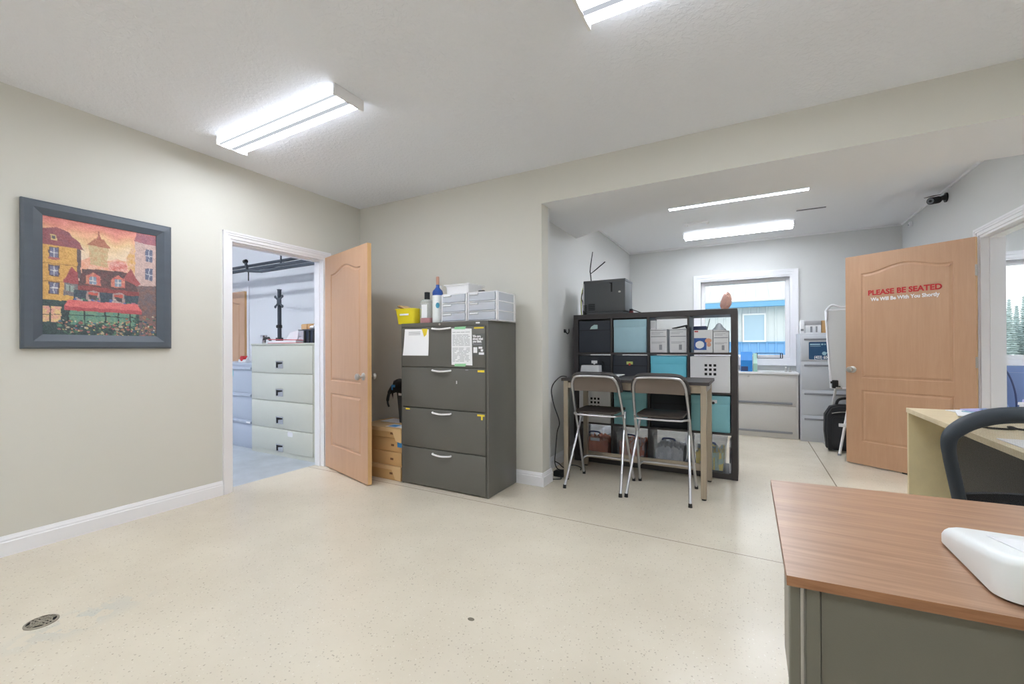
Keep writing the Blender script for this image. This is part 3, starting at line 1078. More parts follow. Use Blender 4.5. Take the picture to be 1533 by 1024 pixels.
# ------------------------------------------------------------------ floor drain
t = thing('floor_drain', 'round cast iron drain cover set in the beige floor', 'drain', (-2.622, .629, 0))
b = MB(); b.lathe([(.054, 0), (.054, .003), (.050, .005), (.046, .005), (.046, .0025)], n=32, cap=False)
b.build('rim', m_iron, t, w=False)
b = MB(); b.lathe([(.0, .0012), (.047, .0012)], n=32, cap=False)
b.build('sump', m_drainhole, t, w=False)
b = MB(); b.lathe([(.010, .003), (.010, .0058), (0, .006)], n=16)
for i in range(4):
    a = i * PI / 2 + .3
    c, s = math.cos(a), math.sin(a)
    for off in (-.013, 0, .013):
        p0 = Vector((c * .006 - s * off, s * .006 + c * off, .0035)); p1 = Vector((c * .043 - s * off, s * .043 + c * off, .0035))
        n = Vector((-s, c, 0)) * .0035
        b.hexa([p0 - n, p1 - n, p1 + n, p0 + n], [q + Vector((0, 0, .0022)) for q in (p0 - n, p1 - n, p1 + n, p0 + n)])
b.lathe([(.030, .0035), (.030, .0056), (.034, .0056), (.034, .0035)], n=32, cap=False)
b.build('grate', m_iron, t, w=False, smooth=False)

# ------------------------------------------------------------------ charcoal four drawer lateral cabinet
cab = thing('filing_cabinet', 'charcoal lateral filing cabinet with four drawers, against the beige wall', 'filing cabinet', (-2.18, 3.03, 0))
CX0, CX1, CY0, CY1, CH = -2.622, -1.738, 2.806, 3.252, 1.368
b = MB()
b.box(CX0, CX1, CY0 + .004, CY1, 0.004, CH, .004)
b.box(CX0, CX0 + .018, CY0 - .002, CY0 + .006, 0, CH); b.box(CX1 - .018, CX1, CY0 - .002, CY0 + .006, 0, CH)
b.box(CX0 + .018, CX1 - .018, CY0 - .002, CY0 + .006, CH - .034, CH)
b.build('cabinet_body', m_dark, cab)
zs = [(1.002, CH - .040), (.660, .995), (.326, .653), (.010, .319)]
for i, (za, zb) in enumerate(zs):
    b = MB(); b.box(CX0 + .022, CX1 - .022, CY0 - .012, CY0 + .005, za, zb, .004)
    d = b.build('drawer', m_dark, cab)
    hz = [1.318, .975, .628, .288][i]
    b = MB()
    b.tube(smooth_pts([(-2.272, CY0 - .012, hz), (-2.262, CY0 - .026, hz - .003), (-2.18, CY0 - .034, hz - .009), (-2.098, CY0 - .026, hz - .003), (-2.088, CY0 - .012, hz)], 5), .0075, 8)
    b.build('handle', m_white, d)
    if i == 1:
        b = MB(); b.box(-2.035, -2.025, CY0 - .0135, CY0 - .012, .87, .895)
        b.build('sticker', m_white, d, smooth=False)
    if i == 0:
        b = MB(); b.box(-1.862, -1.772, CY0 - .0133, CY0 - .012, 1.306, 1.318); b.build('name_tab', m_tapey, d, smooth=False)
        b = MB(); b.box(-1.88, -1.80, CY0 - .0133, CY0 - .012, 1.31, 1.312); b.build('label_holder', m_ink, d, smooth=False)
    if i == 1:
        b = MB(); b.box(-1.83, -1.768, CY0 - .0133, CY0 - .012, .968, .984); b.build('name_tab', m_tapey, d, smooth=False)
        b = MB(); b.box(-1.945, -1.918, CY0 - .0133, CY0 - .012, .980, .986); b.build('label_holder', m_ink, d, smooth=False)
    if i == 2:
        b = MB(); b.box(-1.835, -1.768, CY0 - .0133, CY0 - .012, .628, .642); b.box(-1.80, -1.785, CY0 - .0133, CY0 - .012, .60, .628); b.build('name_tab', m_tapey, d, smooth=False)
        b = MB(); b.box(-2.565, -2.52, CY0 - .0133, CY0 - .012, .634, .646); b.build('name_tab', m_tapey, d, smooth=False)
b = MB(); b.cyl((-2.205, CY0 - .002, CH - .017), (-2.205, CY0 - .006, CH - .017), .009); b.build('lock', m_nickel, cab)
b = MB(); b.box(-1.852, -1.815, CY0 - .0032, CY0 - .002, CH - .022, CH - .010); b.build('maker_plate', m_white, cab, smooth=False)

# sheets taped on its top drawer
fy = CY0 - .0125
def sheet_mesh(pts, curl=0.0):
    b = MB(); n = 8
    (ax, az), (bx, bz), (cx, cz), (dx, dz) = pts       # bottom left, bottom right, top right, top left
    for k in range(n):
        for q in ((k / n, (k + 1) / n),):
            P = []
            for s_, off in ((q[0], 0), (q[1], 0)):
                y = fy - .0008 - curl * (1 - s_) ** 3
                P.append(((ax + (dx - ax) * s_, y, az + (dz - az) * s_), (bx + (cx - bx) * s_, y, bz + (cz - bz) * s_)))
            b.quad([P[0][0], P[0][1], P[1][1], P[1][0]])
            b.quad([(x, y + .0006, z) for x, y, z in (P[0][0], P[1][0], P[1][1], P[0][1])])
    return b
t = thing('taped_notice', 'crumpled blank white sheet taped low on the left of the top charcoal drawer', 'notice', (-2.44, fy, 1.09))
sheet_mesh([(-2.592, 1.094), (-2.312, 1.094), (-2.311, 1.313), (-2.572, 1.319)], .006).build('sheet', m_paper, t)
b = MB(); b.quad([(-2.385, fy - .0015, 1.318), (-2.322, fy - .0015, 1.318), (-2.335, fy - .0015, 1.268), (-2.36, fy - .0015, 1.250)]); b.build('sticky_flag', m_tapey, t, smooth=False)
b = MB()
for i in range(4):
    b.quad([(-2.53, fy - .0012, 1.292 - i * .008), (-2.40, fy - .0012, 1.292 - i * .008), (-2.40, fy - .0012, 1.295 - i * .008), (-2.53, fy - .0012, 1.295 - i * .008)])
b.build('print', m_ink, t, smooth=False)
t = thing('taped_notice', 'printed white page held by green tape at top and bottom on the charcoal cabinet', 'notice', (-1.99, fy, 1.02))
sheet_mesh([(-2.079, 1.022), (-1.878, 1.020), (-1.884, 1.308), (-2.079, 1.314)], .0).build('sheet', m_paper, t)
b = MB(); random.seed(3)
for z in np.arange(1.05, 1.29, .0115):
    if abs(z - 1.165) < .008 or abs(z - 1.265) < .006: continue
    x = -2.068
    while x < -1.91:
        L = random.uniform(.015, .06)
        b.quad([(x, fy - .0014, z), (min(x + L, -1.90), fy - .0014, z), (min(x + L, -1.90), fy - .0014, z + .0034), (x, fy - .0014, z + .0034)])
        x += L + .006 + (0.02 if z < 1.16 and random.random() < .4 else 0)
b.build('print', m_ink, t, smooth=False)
for z in (1.316, 1.022):
    b = MB(); b.quad([(-2.05, fy - .0026, z - .010), (-1.945, fy - .002, z - .012), (-1.935, fy - .002, z + .011), (-2.045, fy - .002, z + .008)]); b.build('tape', m_tapeg, t, smooth=False)
t = thing('flyer', 'small dark grey flyer with white lettering at the top right of the charcoal cabinet', 'flyer', (-1.82, fy, 1.09))
m_flyer = mat('grey flyer stock', (96, 98, 96), .6)
sheet_mesh([(-1.877, 1.096), (-1.762, 1.099), (-1.762, 1.268), (-1.877, 1.264)], .0).build('sheet', m_flyer, t, smooth=False)
for i, s in enumerate(('We care', 'about what', 'you think.')):
    text_part('lettering', s, .026, m_white, t, (-1.872, fy - .0016, 1.247 - i * .020), bold=.0012, align='LEFT', xs=.78)
b = MB()
for i in range(3):
    b.quad([(-1.872, fy - .0014, 1.178 + i * .006), (-1.79, fy - .0014, 1.178 + i * .006), (-1.79, fy - .0014, 1.181 + i * .006), (-1.872, fy - .0014, 1.181 + i * .006)])
b.build('small_print', m_ink, t, smooth=False)
b = MB(); b.quad([(-1.868, fy - .0014, 1.118), (-1.832, fy - .0014, 1.118), (-1.832, fy - .0014, 1.162), (-1.868, fy - .0014, 1.162)])
for q in ((-1.82, -1.785, 1.150, 1.166), (-1.80, -1.778, 1.128, 1.146), (-1.818, -1.77, 1.104, 1.122)):
    b.quad([(q[0], fy - .0014, q[2]), (q[1], fy - .0014, q[2]), (q[1], fy - .0014, q[3]), (q[0], fy - .0014, q[3])])
b.build('white_marks', m_paper, t, smooth=False)

# ------------------------------------------------------------------ things on top of it
T = CH + .0005
t = thing('storage_bin', 'yellow plastic bin holding a brown folder on the left of the charcoal cabinet', 'bin', (-2.60, 2.93, T))
def tub(b, x0, x1, y0, y1, z0, z1, ins, th=.004, lip=.010):
    """open tapered tub"""
    def ring(d, z, r):
        return [b.bm.verts.new((x, y, z)) for x, y in rrect(x0 + d, x1 - d, y0 + d, y1 - d, r, 4)]
    R0 = ring(ins, z0, .02); R1 = ring(.006, z1 - lip, .025); R2 = ring(0, z1 - lip, .028); R3 = ring(0, z1, .028); R4 = ring(.006 + th, z1, .022); R5 = ring(ins + th, z0 + th, .018)
    seq = [R0, R1, R2, R3, R4, R5]
    for A, B in zip(seq, seq[1:]):
        for i in range(len(A)):
            j = (i + 1) % len(A)
            b._face([A[i], A[j], B[j], B[i]])
    b._face(R0[::-1]); b._face(R5)
    return b
b = MB(); tub(b, -2.745, -2.515, 2.84, 3.02, T, T + .135, .022); b.build('tub', m_yellow, t)
b = MB(); b.box(-2.68, -2.58, 2.8455, 2.8475, T + .075, T + .090); b.xf(Matrix.Identity(4)); b.build('label', m_paper, t, smooth=False)
f = thing('folder', 'brown folder sticking out of the yellow bin at a slant', 'folder', (-2.65, 2.93, T + .10))
b = MB(); b.hexa([(-2.73, 2.87, T + .155), (-2.555, 2.87, T + .085), (-2.555, 2.99, T + .085), (-2.73, 2.99, T + .155)], [(-2.735, 2.87, T + .164), (-2.555, 2.87, T + .100), (-2.555, 2.99, T + .100), (-2.735, 2.99, T + .164)])
b.build('cover', mat('brown folder card', (150, 110, 70), .7), f, smooth=False)
b = MB(); b.hexa([(-2.722, 2.873, T + .166), (-2.56, 2.873, T + .102), (-2.56, 2.987, T + .102), (-2.722, 2.987, T + .166)], [(-2.722, 2.873, T + .172), (-2.56, 2.873, T + .108), (-2.56, 2.987, T + .108), (-2.722, 2.987, T + .172)])
b.build('pages', m_cardl, f, smooth=False)

t = thing('bottle', 'square clear bottle with a black cap and pale red base beside the yellow bin', 'bottle', (-2.448, 2.94, T))
b = MB(); b.prism(rrect(-2.505, -2.395, 2.90, 2.98, .014), 'Z', T, T + .19)
q = [rrect(-2.505 + d, -2.395 - d, 2.90 + d * .7, 2.98 - d * .7, .012, 5) for d in (0, .01, .025, .036)]
hz = [T + .19, T + .205, T + .213, T + .216]
rr = [[b.bm.verts.new((x, y, z)) for x, y in p] for p, z in zip(q, hz)]
for A, B in zip(rr, rr[1:]):
    for i in range(len(A)):
        j = (i + 1) % len(A); b._face([A[i], A[j], B[j], B[i]])
b._face(rr[-1]); b.build('glass_body', m_bottle, t)
b = MB(); b.prism(rrect(-2.478, -2.418, 2.8992, 2.9005, .0004, 1), 'Z', T + .05, T + .165); b.build('label', m_paper, t, smooth=False)
b = MB(); b.prism(rrect(-2.501, -2.399, 2.904, 2.976, .012), 'Z', T + .003, T + .05); b.build('liquid', m_redp, t)
b = MB(); b.cyl((-2.448, 2.94, T + .214), (-2.448, 2.94, T + .275), .024, n=20); b.build('cap', m_blackmatte, t)
t = thing('bottle', 'tall white bottle with blue shoulders and a round turquoise mark', 'bottle', (-2.325, 2.93, T))
b = MB(); b.lathe([(.040, 0), (.045, .006), (.045, .235), (.043, .25)], (-2.325, 2.93, T), 28); b.build('bottle_body', m_ivory, t)
b = MB(); b.lathe([(.0445, .235), (.0455, .262), (.040, .280), (.024, .296), (.0155, .31), (.0155, .33), (0, .331)], (-2.325, 2.93, T), 28); b.build('shoulders', m_bottleblue, t)
b = MB(); b.lathe([(.013, .33), (.014, .335), (.0135, .395), (.011, .40), (0, .40)], (-2.325, 2.93, T), 20); b.build('neck', mat('copper foil', (196, 150, 130), .4, .4), t)
b = MB()
a = [(-2.325 + .0458 * math.sin(x), 2.93 - .0458 * math.cos(x)) for x in np.linspace(.27, 1.03, 9)]
for p0, p1, k0 in zip(a, a[1:], range(8)):
    h0 = .024 * math.sqrt(max(0, 1 - ((k0 - 4) / 4) ** 2)); h1 = .024 * math.sqrt(max(0, 1 - ((k0 + 1 - 4) / 4) ** 2))
    b.quad([(p0[0], p0[1], T + .15 - h0), (p1[0], p1[1], T + .15 - h1), (p1[0], p1[1], T + .15 + h1), (p0[0], p0[1], T + .15 + h0)])
b.build('round_mark', mat('turquoise mark', (74, 160, 190), .5), t, smooth=False)
b = MB()
a = [(-2.325 + .0456 * math.sin(x), 2.93 - .0456 * math.cos(x)) for x in np.linspace(.95, 1.7, 7)]
for p0, p1 in zip(a, a[1:]):
    b.quad([(p0[0], p0[1], T + .02), (p1[0], p1[1], T + .02), (p1[0], p1[1], T + .12), (p0[0], p0[1], T + .12)])
b.build('grey_panel', m_silver, t, smooth=False)
t = thing('paper_roll', 'loose white paper roll leaning behind the two bottles', 'paper', (-2.47, 3.12, T))
b = MB(); b.tube([(-2.40, 3.12, T + .02), (-2.50, 3.18, T + .36)], .022, 14); b.build('roll', m_paper, t)

def drawer_tower(label, x0, x1):
    y0, y1 = 2.85, 3.16
    t = thing('plastic_drawer_unit', label, 'drawer unit', ((x0 + x1) / 2, (y0 + y1) / 2, T), 0, 'clear plastic drawer units')
    b = MB(); H = .232
    for z in (0, .076, .152, H - .008): b.box(x0, x1, y0 + .004, y1, T + z, T + z + .008, .002)
    for xa in (x0, x1 - .012):
        b.box(xa, xa + .012, y0 + .004, y0 + .034, T, T + H, .002); b.box(xa, xa + .012, y1 - .03, y1, T, T + H, .002)
    b.box(x0, x1, y1 - .004, y1, T, T + H)
    b.build('carcass', m_white, t)
    for xa in (x0 + .004, x1 - .006):
        b = MB(); b.box(xa, xa + .002, y0 + .034, y1 - .03, T + .008, T + H - .008)
        b.build('side_panel', m_frost, t, smooth=False)
    for k in range(3):
        z = T + .010 + k * .076
        b = MB(); a0, a1 = x0 + .014, x1 - .014
        b.box(a0, a1, y0, y0 + .003, z, z + .062); b.box(a0, a1, y1 - .04, y1 - .037, z, z + .052); b.box(a0, a0 + .003, y0, y1 - .04, z, z + .052); b.box(a1 - .003, a1, y0, y1 - .04, z, z + .052); b.box(a0, a1, y0, y1 - .04, z, z + .003)
        d = b.build('drawer', m_frost, t, smooth=False)
        b = MB(); b.box(x0 + .025, x0 + .105, y0 - .010, y0, z + .046, z + .058, .003); b.build('pull', m_white, d)
        b = MB(); random.seed(k + int(x0 * 100))
        for q in range(3):
            xx = random.uniform(a0 + .02, a1 - .09); b.box(xx, xx + random.uniform(.04, .08), y0 + .02, y0 + .12, z + .004, z + random.uniform(.02, .045))
        b.build('stored_papers', mat('stored paper', (186, 198, 214), .7), d, smooth=False)
    return t
drawer_tower('left clear three drawer unit, right beside the white bottle', -2.225, -1.972)
drawer_tower('right clear three drawer unit at the corner of the charcoal cabinet', -1.962, -1.690)
t = thing('lidded_box', 'white plastic box with a grey lid on top of the clear drawer units', 'box', (-2.13, 3.04, T + .232))
z = T + .2325
b = MB(); tub(b, -2.255, -2.00, 2.93, 3.16, z, z + .085, .012); b.build('tub', m_white, t)
b = MB(); b.box(-2.26, -1.995, 2.925, 3.165, z + .082, z + .092, .004); b.box(-2.235, -2.02, 2.95, 3.14, z + .09, z + .096, .003); b.build('lid', m_silver, t)
t = thing('stapler', 'small black object lying on the right clear drawer unit', 'stapler', (-1.935, 3.02, z))
b = MB(); b.box(-1.965, -1.90, 3.00, 3.03, z, z + .018, .004); b.build('base_plate', m_black, t)
b = MB(); b.box(-1.96, -1.905, 3.003, 3.027, z + .02, z + .034, .005); b.box(-1.965, -1.95, 3.005, 3.025, z + .016, z + .022); b.build('arm', m_black, t)

# ------------------------------------------------------------------ boxes, bin and bag behind the door
def carton(label, x0, x1, y0, y1, z0, z1, lid=False, tape=None, cut=False):
    t = thing('cardboard_box', label, 'box', ((x0 + x1) / 2, (y0 + y1) / 2, z0), 0, 'cardboard boxes stacked behind the door')
    b = MB(); b.box(x0, x1, y0, y1, z0, z1, .003); b.build('carton', m_card, t)
    if lid:
        b = MB()
        if cut:
            b.prism([(x0 - .004, z1 + .003), (x0 - .004, z1 - .03), (x1 - .10, z1 - .03), (x1 - .06, z1 - .11), (x1 + .004, z1 - .12), (x1 + .004, z1 + .003)], 'Y', y0 - .007, y0 - .001)
        else:
            b.box(x0 - .004, x1 + .004, y0 - .007, y0 - .001, z1 - .055, z1 + .003)
        b.box(x0 - .004, x1 + .004, y0 - .004, y1, z1 + .0005, z1 + .003)
        b.build('lid', m_cardl, t, smooth=False)
    b = MB(); cx = x1 - .13
    b.box(cx, cx + .035, y0 - .0012, y0 - .0002, (z0 + z1) / 2 - .012, (z0 + z1) / 2 + .006); b.build('printed_mark', mat('carton print', (120, 84, 56), .8), t, smooth=False)
    if tape:
        b = MB(); b.box(x1 - .055, x1 + .001, y0 - .0022, y0 - .0012, *tape); b.build('blue_tape', m_tapeb, t, smooth=False)
    return t
bx = (-3.16, -2.632)
carton('bottom cardboard box on the floor between the open door and charcoal cabinet', *bx, 2.80, 3.245, .001, .122, True, None, True)
carton('cardboard box second from the floor in the stack behind the door', *bx, 2.81, 3.24, .128, .243)
carton('cardboard box with blue tape on its front corner, second from the top', -3.10, -2.632, 2.82, 3.24, .245, .365, False, (.29, .34))
carton('top cardboard box with an open flap lid, under the dark bin', *bx, 2.81, 3.235, .367, .452, True, None, True)
zt = .4555
t = thing('paper_sheet', 'white paper lying on the top cardboard box behind the door', 'paper', (-3.0, 3.1, zt))
b = MB(); b.box(-3.1, -2.86, 3.02, 3.2, zt, zt + .002); b.build('sheet', m_paper, t, smooth=False)
t = thing('paper_sheet', 'pale sheet with a blue square near the front of the top box', 'paper', (-2.76, 2.88, zt))
b = MB(); b.box(-2.85, -2.64, 2.84, 2.95, zt, zt + .002); b.build('sheet', m_paper, t, smooth=False)
b = MB(); b.box(-2.83, -2.74, 2.85, 2.93, zt + .0021, zt + .003); b.build('blue_square', m_tapeb, t, smooth=False)
t = thing('waste_bin', 'dark grey waste bin standing on the cardboard boxes beside the charcoal cabinet', 'bin', (-2.77, 3.09, zt))
b = MB(); tub(b, -2.91, -2.645, 3.01, 3.225, zt + .001, zt + .36, .03); b.build('tub', m_bucket, t)
b = MB(); b.box(-2.855, -2.80, 3.010, 3.013, zt + .26, zt + .34); b.build('label', m_silver, t, smooth=False)
t = thing('bin_bag', 'black plastic bag draped over the dark grey waste bin', 'bag', (-2.77, 3.09, zt + .34))
b = MB(); random.seed(5)
def blob_skirt(x0, x1, y0, y1, ztop, drops):
    pts = rrect(x0, x1, y0, y1, .05, 6); n = len(pts)
    cx, cy = (x0 + x1) / 2, (y0 + y1) / 2
    rows = []
    for lv, (sc, dz) in enumerate(((.35, .035), (.75, .045), (1.0, .02), (1.05, -.03), (1.07, -1))):
        row = []
        for i, (x, y) in enumerate(pts):
            j = random.uniform(-.012, .012)
            z = ztop + dz + j if dz > -1 else ztop - drops[i % len(drops)]
            row.append(b.bm.verts.new((cx + (x - cx) * sc + random.uniform(-.006, .006), cy + (y - cy) * sc + random.uniform(-.006, .006), z)))
        rows.append(row)
    for A, B in zip(rows, rows[1:]):
        for i in range(n):
            k = (i + 1) % n; b._face([A[i], A[k], B[k], B[i]])
    b._face(rows[0])
blob_skirt(-2.932, -2.640, 2.99, 3.235, zt + .365, [.09, .06, .11, .05, .08, .14, .07])
b.tube(smooth_pts([(-2.935, 3.02, zt + .34), (-2.965, 3.0, zt + .27), (-2.972, 2.99, zt + .2), (-2.955, 2.99, zt + .15)]), [.02] * 6 + [.014] * 6 + [.009] * 7, 8)
b.build('bag_film', m_binbag, t, ang=60)
b = MB(); b.box(-2.92, -2.875, 2.986, 2.9885, zt + .31, zt + .36); b.xf(Matrix.Identity(4)); b.build('printed_patch', m_tapeb, t, smooth=False)
# ------------------------------------------------------------------ black-brown cube shelf
EX0, EX1, EY0, EY1, EH = -1.572, -.082, 4.205, 4.595, 1.49
sh = thing('cube_shelf', 'tall black brown open shelf of sixteen cubes dividing the rear room', 'shelf', ((EX0 + EX1) / 2, 4.4, 0))
for nm, q in (('side_panel', (EX0, EX0 + .05, 0, EH - .05)), ('side_panel', (EX1 - .05, EX1, 0, EH - .05))):
    b = MB(); b.box(q[0], q[1], EY0, EY1, q[2], q[3], .0015, 1); b.build(nm, m_expedit, sh)
b = MB(); b.box(EX0, EX1, EY0, EY1, EH - .05, EH, .0015, 1); b.build('top_panel', m_expedit, sh)
b = MB(); b.box(EX0 + .05, EX1 - .05, EY0, EY1, 0.001, .05, .0015, 1); b.build('bottom_panel', m_expedit, sh)
CW, DV = .3345, .0173
cx = [EX0 + .05 + i * (CW + DV) for i in range(4)]
cz = [.05 + i * (CW + DV) for i in range(4)]
for i in range(1, 4):
    b = MB(); b.box(cx[i] - DV, cx[i], EY0 + .001, EY1 - .001, .05, EH - .05); b.build('upright_divider', m_expedit, sh, smooth=False)
    b = MB()
    for j in range(4): b.box(cx[j], cx[j] + CW, EY0 + .001, EY1 - .001, cz[i] - DV, cz[i])
    b.build('shelf_board', m_expedit, sh, smooth=False)

def cell(c, r):                       # r counted from the top
    return cx[c], cz[3 - r]
def label_holder(t, x, z, y, m1=m_white, mi=None):
    b = MB(); b.box(x - .030, x + .030, y - .0025, y - .0003, z - .014, z + .014); p = b.build('label_holder', m1, t, smooth=False)
    if mi:
        b = MB(); b.cyl((x + .0, y - .0027, z - .013), (x, y - .005, z - .013), .012, n=10); b.build('pull_ring', mi, p)
def fabric_bin(label, c, r, m, y0=EY0 + .006, dz=0.0, w=.326, h=.318):
    x, z = cell(c, r); x0 = x + (CW - w) / 2
    t = thing('storage_bin', label, 'storage bin', (x0 + w / 2, y0 + .18, z), 0, 'black storage bins in the cube shelf')
    b = MB(); b.box(x0, x0 + w, y0, EY1 - .02, z + .001, z + h, .006); b.build('bin_body', m, t)
    b = MB(); b.box(x0 + .004, x0 + w - .004, y0 - .0012, y0 + .001, z + h - .095, z + h - .091); b.build('seam', m_gap, t, smooth=False)
    return t, x0 + w / 2, z
def card_box(label, c, r, m, dx=0.0, y0=EY0 + .012, w=.318, h=.322, lid=.075, group='teal storage boxes in the cube shelf', d=None):
    x, z = cell(c, r); x0 = x + (CW - w) / 2 + dx
    t = thing('storage_box', label, 'storage box', (x0 + w / 2, y0 + .17, z), 0, group)
    b = MB(); b.box(x0 + .002, x0 + w - .002, y0 + .002, EY1 - .03, z + .001, z + h - lid + .004, .003); b.build('box_body', m, t)
    b = MB(); b.box(x0, x0 + w, y0, EY1 - .028, z + h - lid, z + h, .003); b.build('lid', m, t)
    return t, x0, z
t, x, z = fabric_bin('black canvas bin with a pale torn sticker, top left cube of the shelf', 0, 0, m_fabric)
b = MB(); y = EY0 + .0035
b.prism([(x - .045, z + .235), (x + .035, z + .238), (x + .035, z + .278), (x + .0, z + .280), (x - .03, z + .262)], 'Y', y, y + .0015); b.build('sticker', mat('pale mint sticker', (190, 218, 216), .6), t, smooth=False)
t, x, z = fabric_bin('black canvas bin with a white label holder, left cube of the second row', 0, 1, m_fabric2)
label_holder(t, x, z + .257, EY0 + .006, m_white, m_silver)
t, x, z = fabric_bin('black canvas bin with a yellow and red label, second cube of the second row', 1, 1, m_fabric)
label_holder(t, x + .0, z + .252, EY0 + .006, mat('lime label', (206, 220, 130), .6), mat('red ring', (196, 84, 64), .5))
t, x, z = fabric_bin('plain black canvas bin, third cube of the third row behind the right stool', 2, 2, m_fabric2, y0=EY0 + .05)
card_box('pale blue lidded box, second cube of the top row of the shelf', 1, 0, m_tealp)
card_box('bright turquoise lidded box, third cube of the second row of the shelf', 2, 1, m_turq)
card_box('teal lidded box in the second cube of the third row, between the two stools', 1, 2, m_teal)
t, x0, z = card_box('teal lidded box with a white label holder, right cube of the third row', 3, 2, m_teal)
label_holder(t, x0 + .185, z + .272, EY0 + .012, m_white, m_blackmatte)

def holed_box(label, c, r):
    """white box front with a grid of small square finger holes"""
    x, z = cell(c, r); w, h, y0 = .322, .318, EY0 + .004
    x0 = x + (CW - w) / 2
    t = thing('storage_box', label, 'storage box', (x0 + w / 2, y0 + .17, z), 0, 'white storage boxes with square holes')
    b = MB(); xs = [0, .118, .140, .154, .176, .190, .212, w]; zs_ = [0, .150, .172, .190, .212, .228, .250, h]
    for i in range(7):
        for j in range(7):
            if i % 2 == 1 and j % 2 == 1: continue
            b.box(x0 + xs[i], x0 + xs[i + 1], y0, y0 + .004, z + .001 + zs_[j], z + .001 + zs_[j + 1])
    bmesh.ops.remove_doubles(b.bm, verts=b.bm.verts, dist=1e-5)
    b.build('front_panel', m_whitebox, t, smooth=False)
    b = MB(); b.box(x0, x0 + .004, y0 + .004, EY1 - .02, z + .001, z + h); b.box(x0 + w - .004, x0 + w, y0 + .004, EY1 - .02, z + .001, z + h); b.box(x0, x0 + w, EY1 - .024, EY1 - .02, z + .001, z + h); b.box(x0, x0 + w, y0 + .004, EY1 - .02, z + .001, z + .005)
    b.box(x0 + .006, x0 + w - .006, y0 + .03, y0 + .032, z + .005, z + h - .01)
    b.build('box_body', [m_whitebox], t, smooth=False)
    b = MB(); b.box(x0 + .005, x0 + w - .005, y0 + .0045, y0 + .006, z + .006, z + h - .005); b.build('hole_shade', m_gap, t, smooth=False)  # black sheet standing in for the shade inside the holes
    return t
holed_box('white box with square holes, right cube of the second row above the table', 3, 1)
holed_box('white box with square holes, left cube of the third row behind the left stool', 0, 2)

# third cube of the top row: two white product boxes, an envelope, a dark slat
def mask_box(label, x0, x1, y0, y1, z0, z1, m=m_whitebox, lines=True):
    t = thing('product_box', label, 'box', ((x0 + x1) / 2, (y0 + y1) / 2, z0), 0, 'white product boxes on the shelf')
    b = MB(); b.box(x0, x1, y0, y1, z0 + .0008, z1, .002, 1); b.build('carton', m, t)
    if lines:
        b = MB(); h = z1 - z0; w = x1 - x0
        for f, a0, a1, th in ((.95, .02, .98, .006), (.68, .05, .95, .007), (.86, .1, .8, .003), (.80, .1, .6, .003), (.45, .1, .9, .003), (.40, .1, .7, .003)):
            b.box(x0 + a0 * w, x0 + a1 * w, y0 - .0011, y0 - .0002, z0 + f * h - th / 2, z0 + f * h + th / 2)
        b.box(x0 + .55 * w, x0 + .72 * w, y0 - .0011, y0 - .0002, z0 + .12 * h, z0 + .34 * h)
        b.build('printing', m_ink, t, smooth=False)
    return t
x, z = cell(2, 0); F_ = EY0 + .02
mask_box('left white product box in the third cube of the top shelf row', x + .004, x + .155, F_, F_ + .2, z, z + .222)
mask_box('right white product box in the third cube of the top shelf row', x + .180, x + .328, F_, F_ + .2, z, z + .222)
t = thing('envelope', 'folded white paper slip standing at the left of the third top cube', 'paper', (x + .03, F_ + .1, z + .2225))
b = MB(); b.box(x + .004, x + .055, F_ + .02, F_ + .06, z + .223, z + .305, .002); b.build('slip', m_paper, t)
b = MB()
for k in range(4): b.box(x + .012 + k * .010, x + .014 + k * .010, F_ + .0188, F_ + .0199, z + .235, z + .295)
b.build('print_lines', m_ink, t, smooth=False)
t = thing('tablet', 'dark folded tablet stand lying on the white boxes in the third cube', 'tablet', (x + .26, F_ + .1, z + .2225))
b = MB(); b.hexa([(x + .20, F_ + .01, z + .2235), (x + .325, F_ + .01, z + .250), (x + .325, F_ + .14, z + .250), (x + .20, F_ + .14, z + .2235)], [(x + .20, F_ + .01, z + .229), (x + .325, F_ + .01, z + .256), (x + .325, F_ + .14, z + .256), (x + .20, F_ + .14, z + .229)])
b.build('panel', m_blackmatte, t, smooth=False)
b = MB(); b.hexa([(x + .318, F_ + .02, z + .2235), (x + .329, F_ + .02, z + .2235), (x + .329, F_ + .13, z + .2235), (x + .318, F_ + .13, z + .2235)], [(x + .312, F_ + .02, z + .249), (x + .320, F_ + .02, z + .249), (x + .320, F_ + .13, z + .249), (x + .312, F_ + .13, z + .249)])
b.build('prop', m_blackmatte, t, smooth=False)
# fourth cube of the top row
x, z = cell(3, 0)
t = thing('product_box', 'navy box standing behind the blue and white mask box, top right cube', 'box', (x + .08, F_ + .2, z), 0, 'white product boxes on the shelf')
b = MB(); b.box(x + .018, x + .13, F_ + .13, F_ + .24, z + .001, z + .245, .002); b.build('carton', m_navy, t)
t = mask_box('white mask box printed with a blue square and a mask, top right cube', x + .036, x + .19, F_, F_ + .12, z, z + .205, lines=False)
b = MB(); b.box(x + .038, x + .14, F_ - .0012, F_ - .0003, z + .025, z + .132); b.build('blue_panel', mat('royal blue print', (52, 92, 168), .5), t, smooth=False)
b = MB(); b.ball((x + .085, F_ - .0018, z + .072), .038, 2, (1, .03, .92)); b.build('mask_picture', m_paper, t)
b = MB(); b.ball((x + .155, F_ - .0018, z + .108), .028, 2, (1, .03, .75)); b.ball((x + .16, F_ - .0018, z + .072), .022, 2, (.8, .03, .9)); b.build('hand_picture', mat('skin tone print', (224, 168, 140), .6), t)
b = MB(); b.box(x + .042, x + .072, F_ - .0012, F_ - .0003, z + .186, z + .197); b.build('red_mark', m_red, t, smooth=False)
mask_box('white printed box at the right of the top right cube', x + .195, x + .318, F_, F_ + .12, z, z + .195)
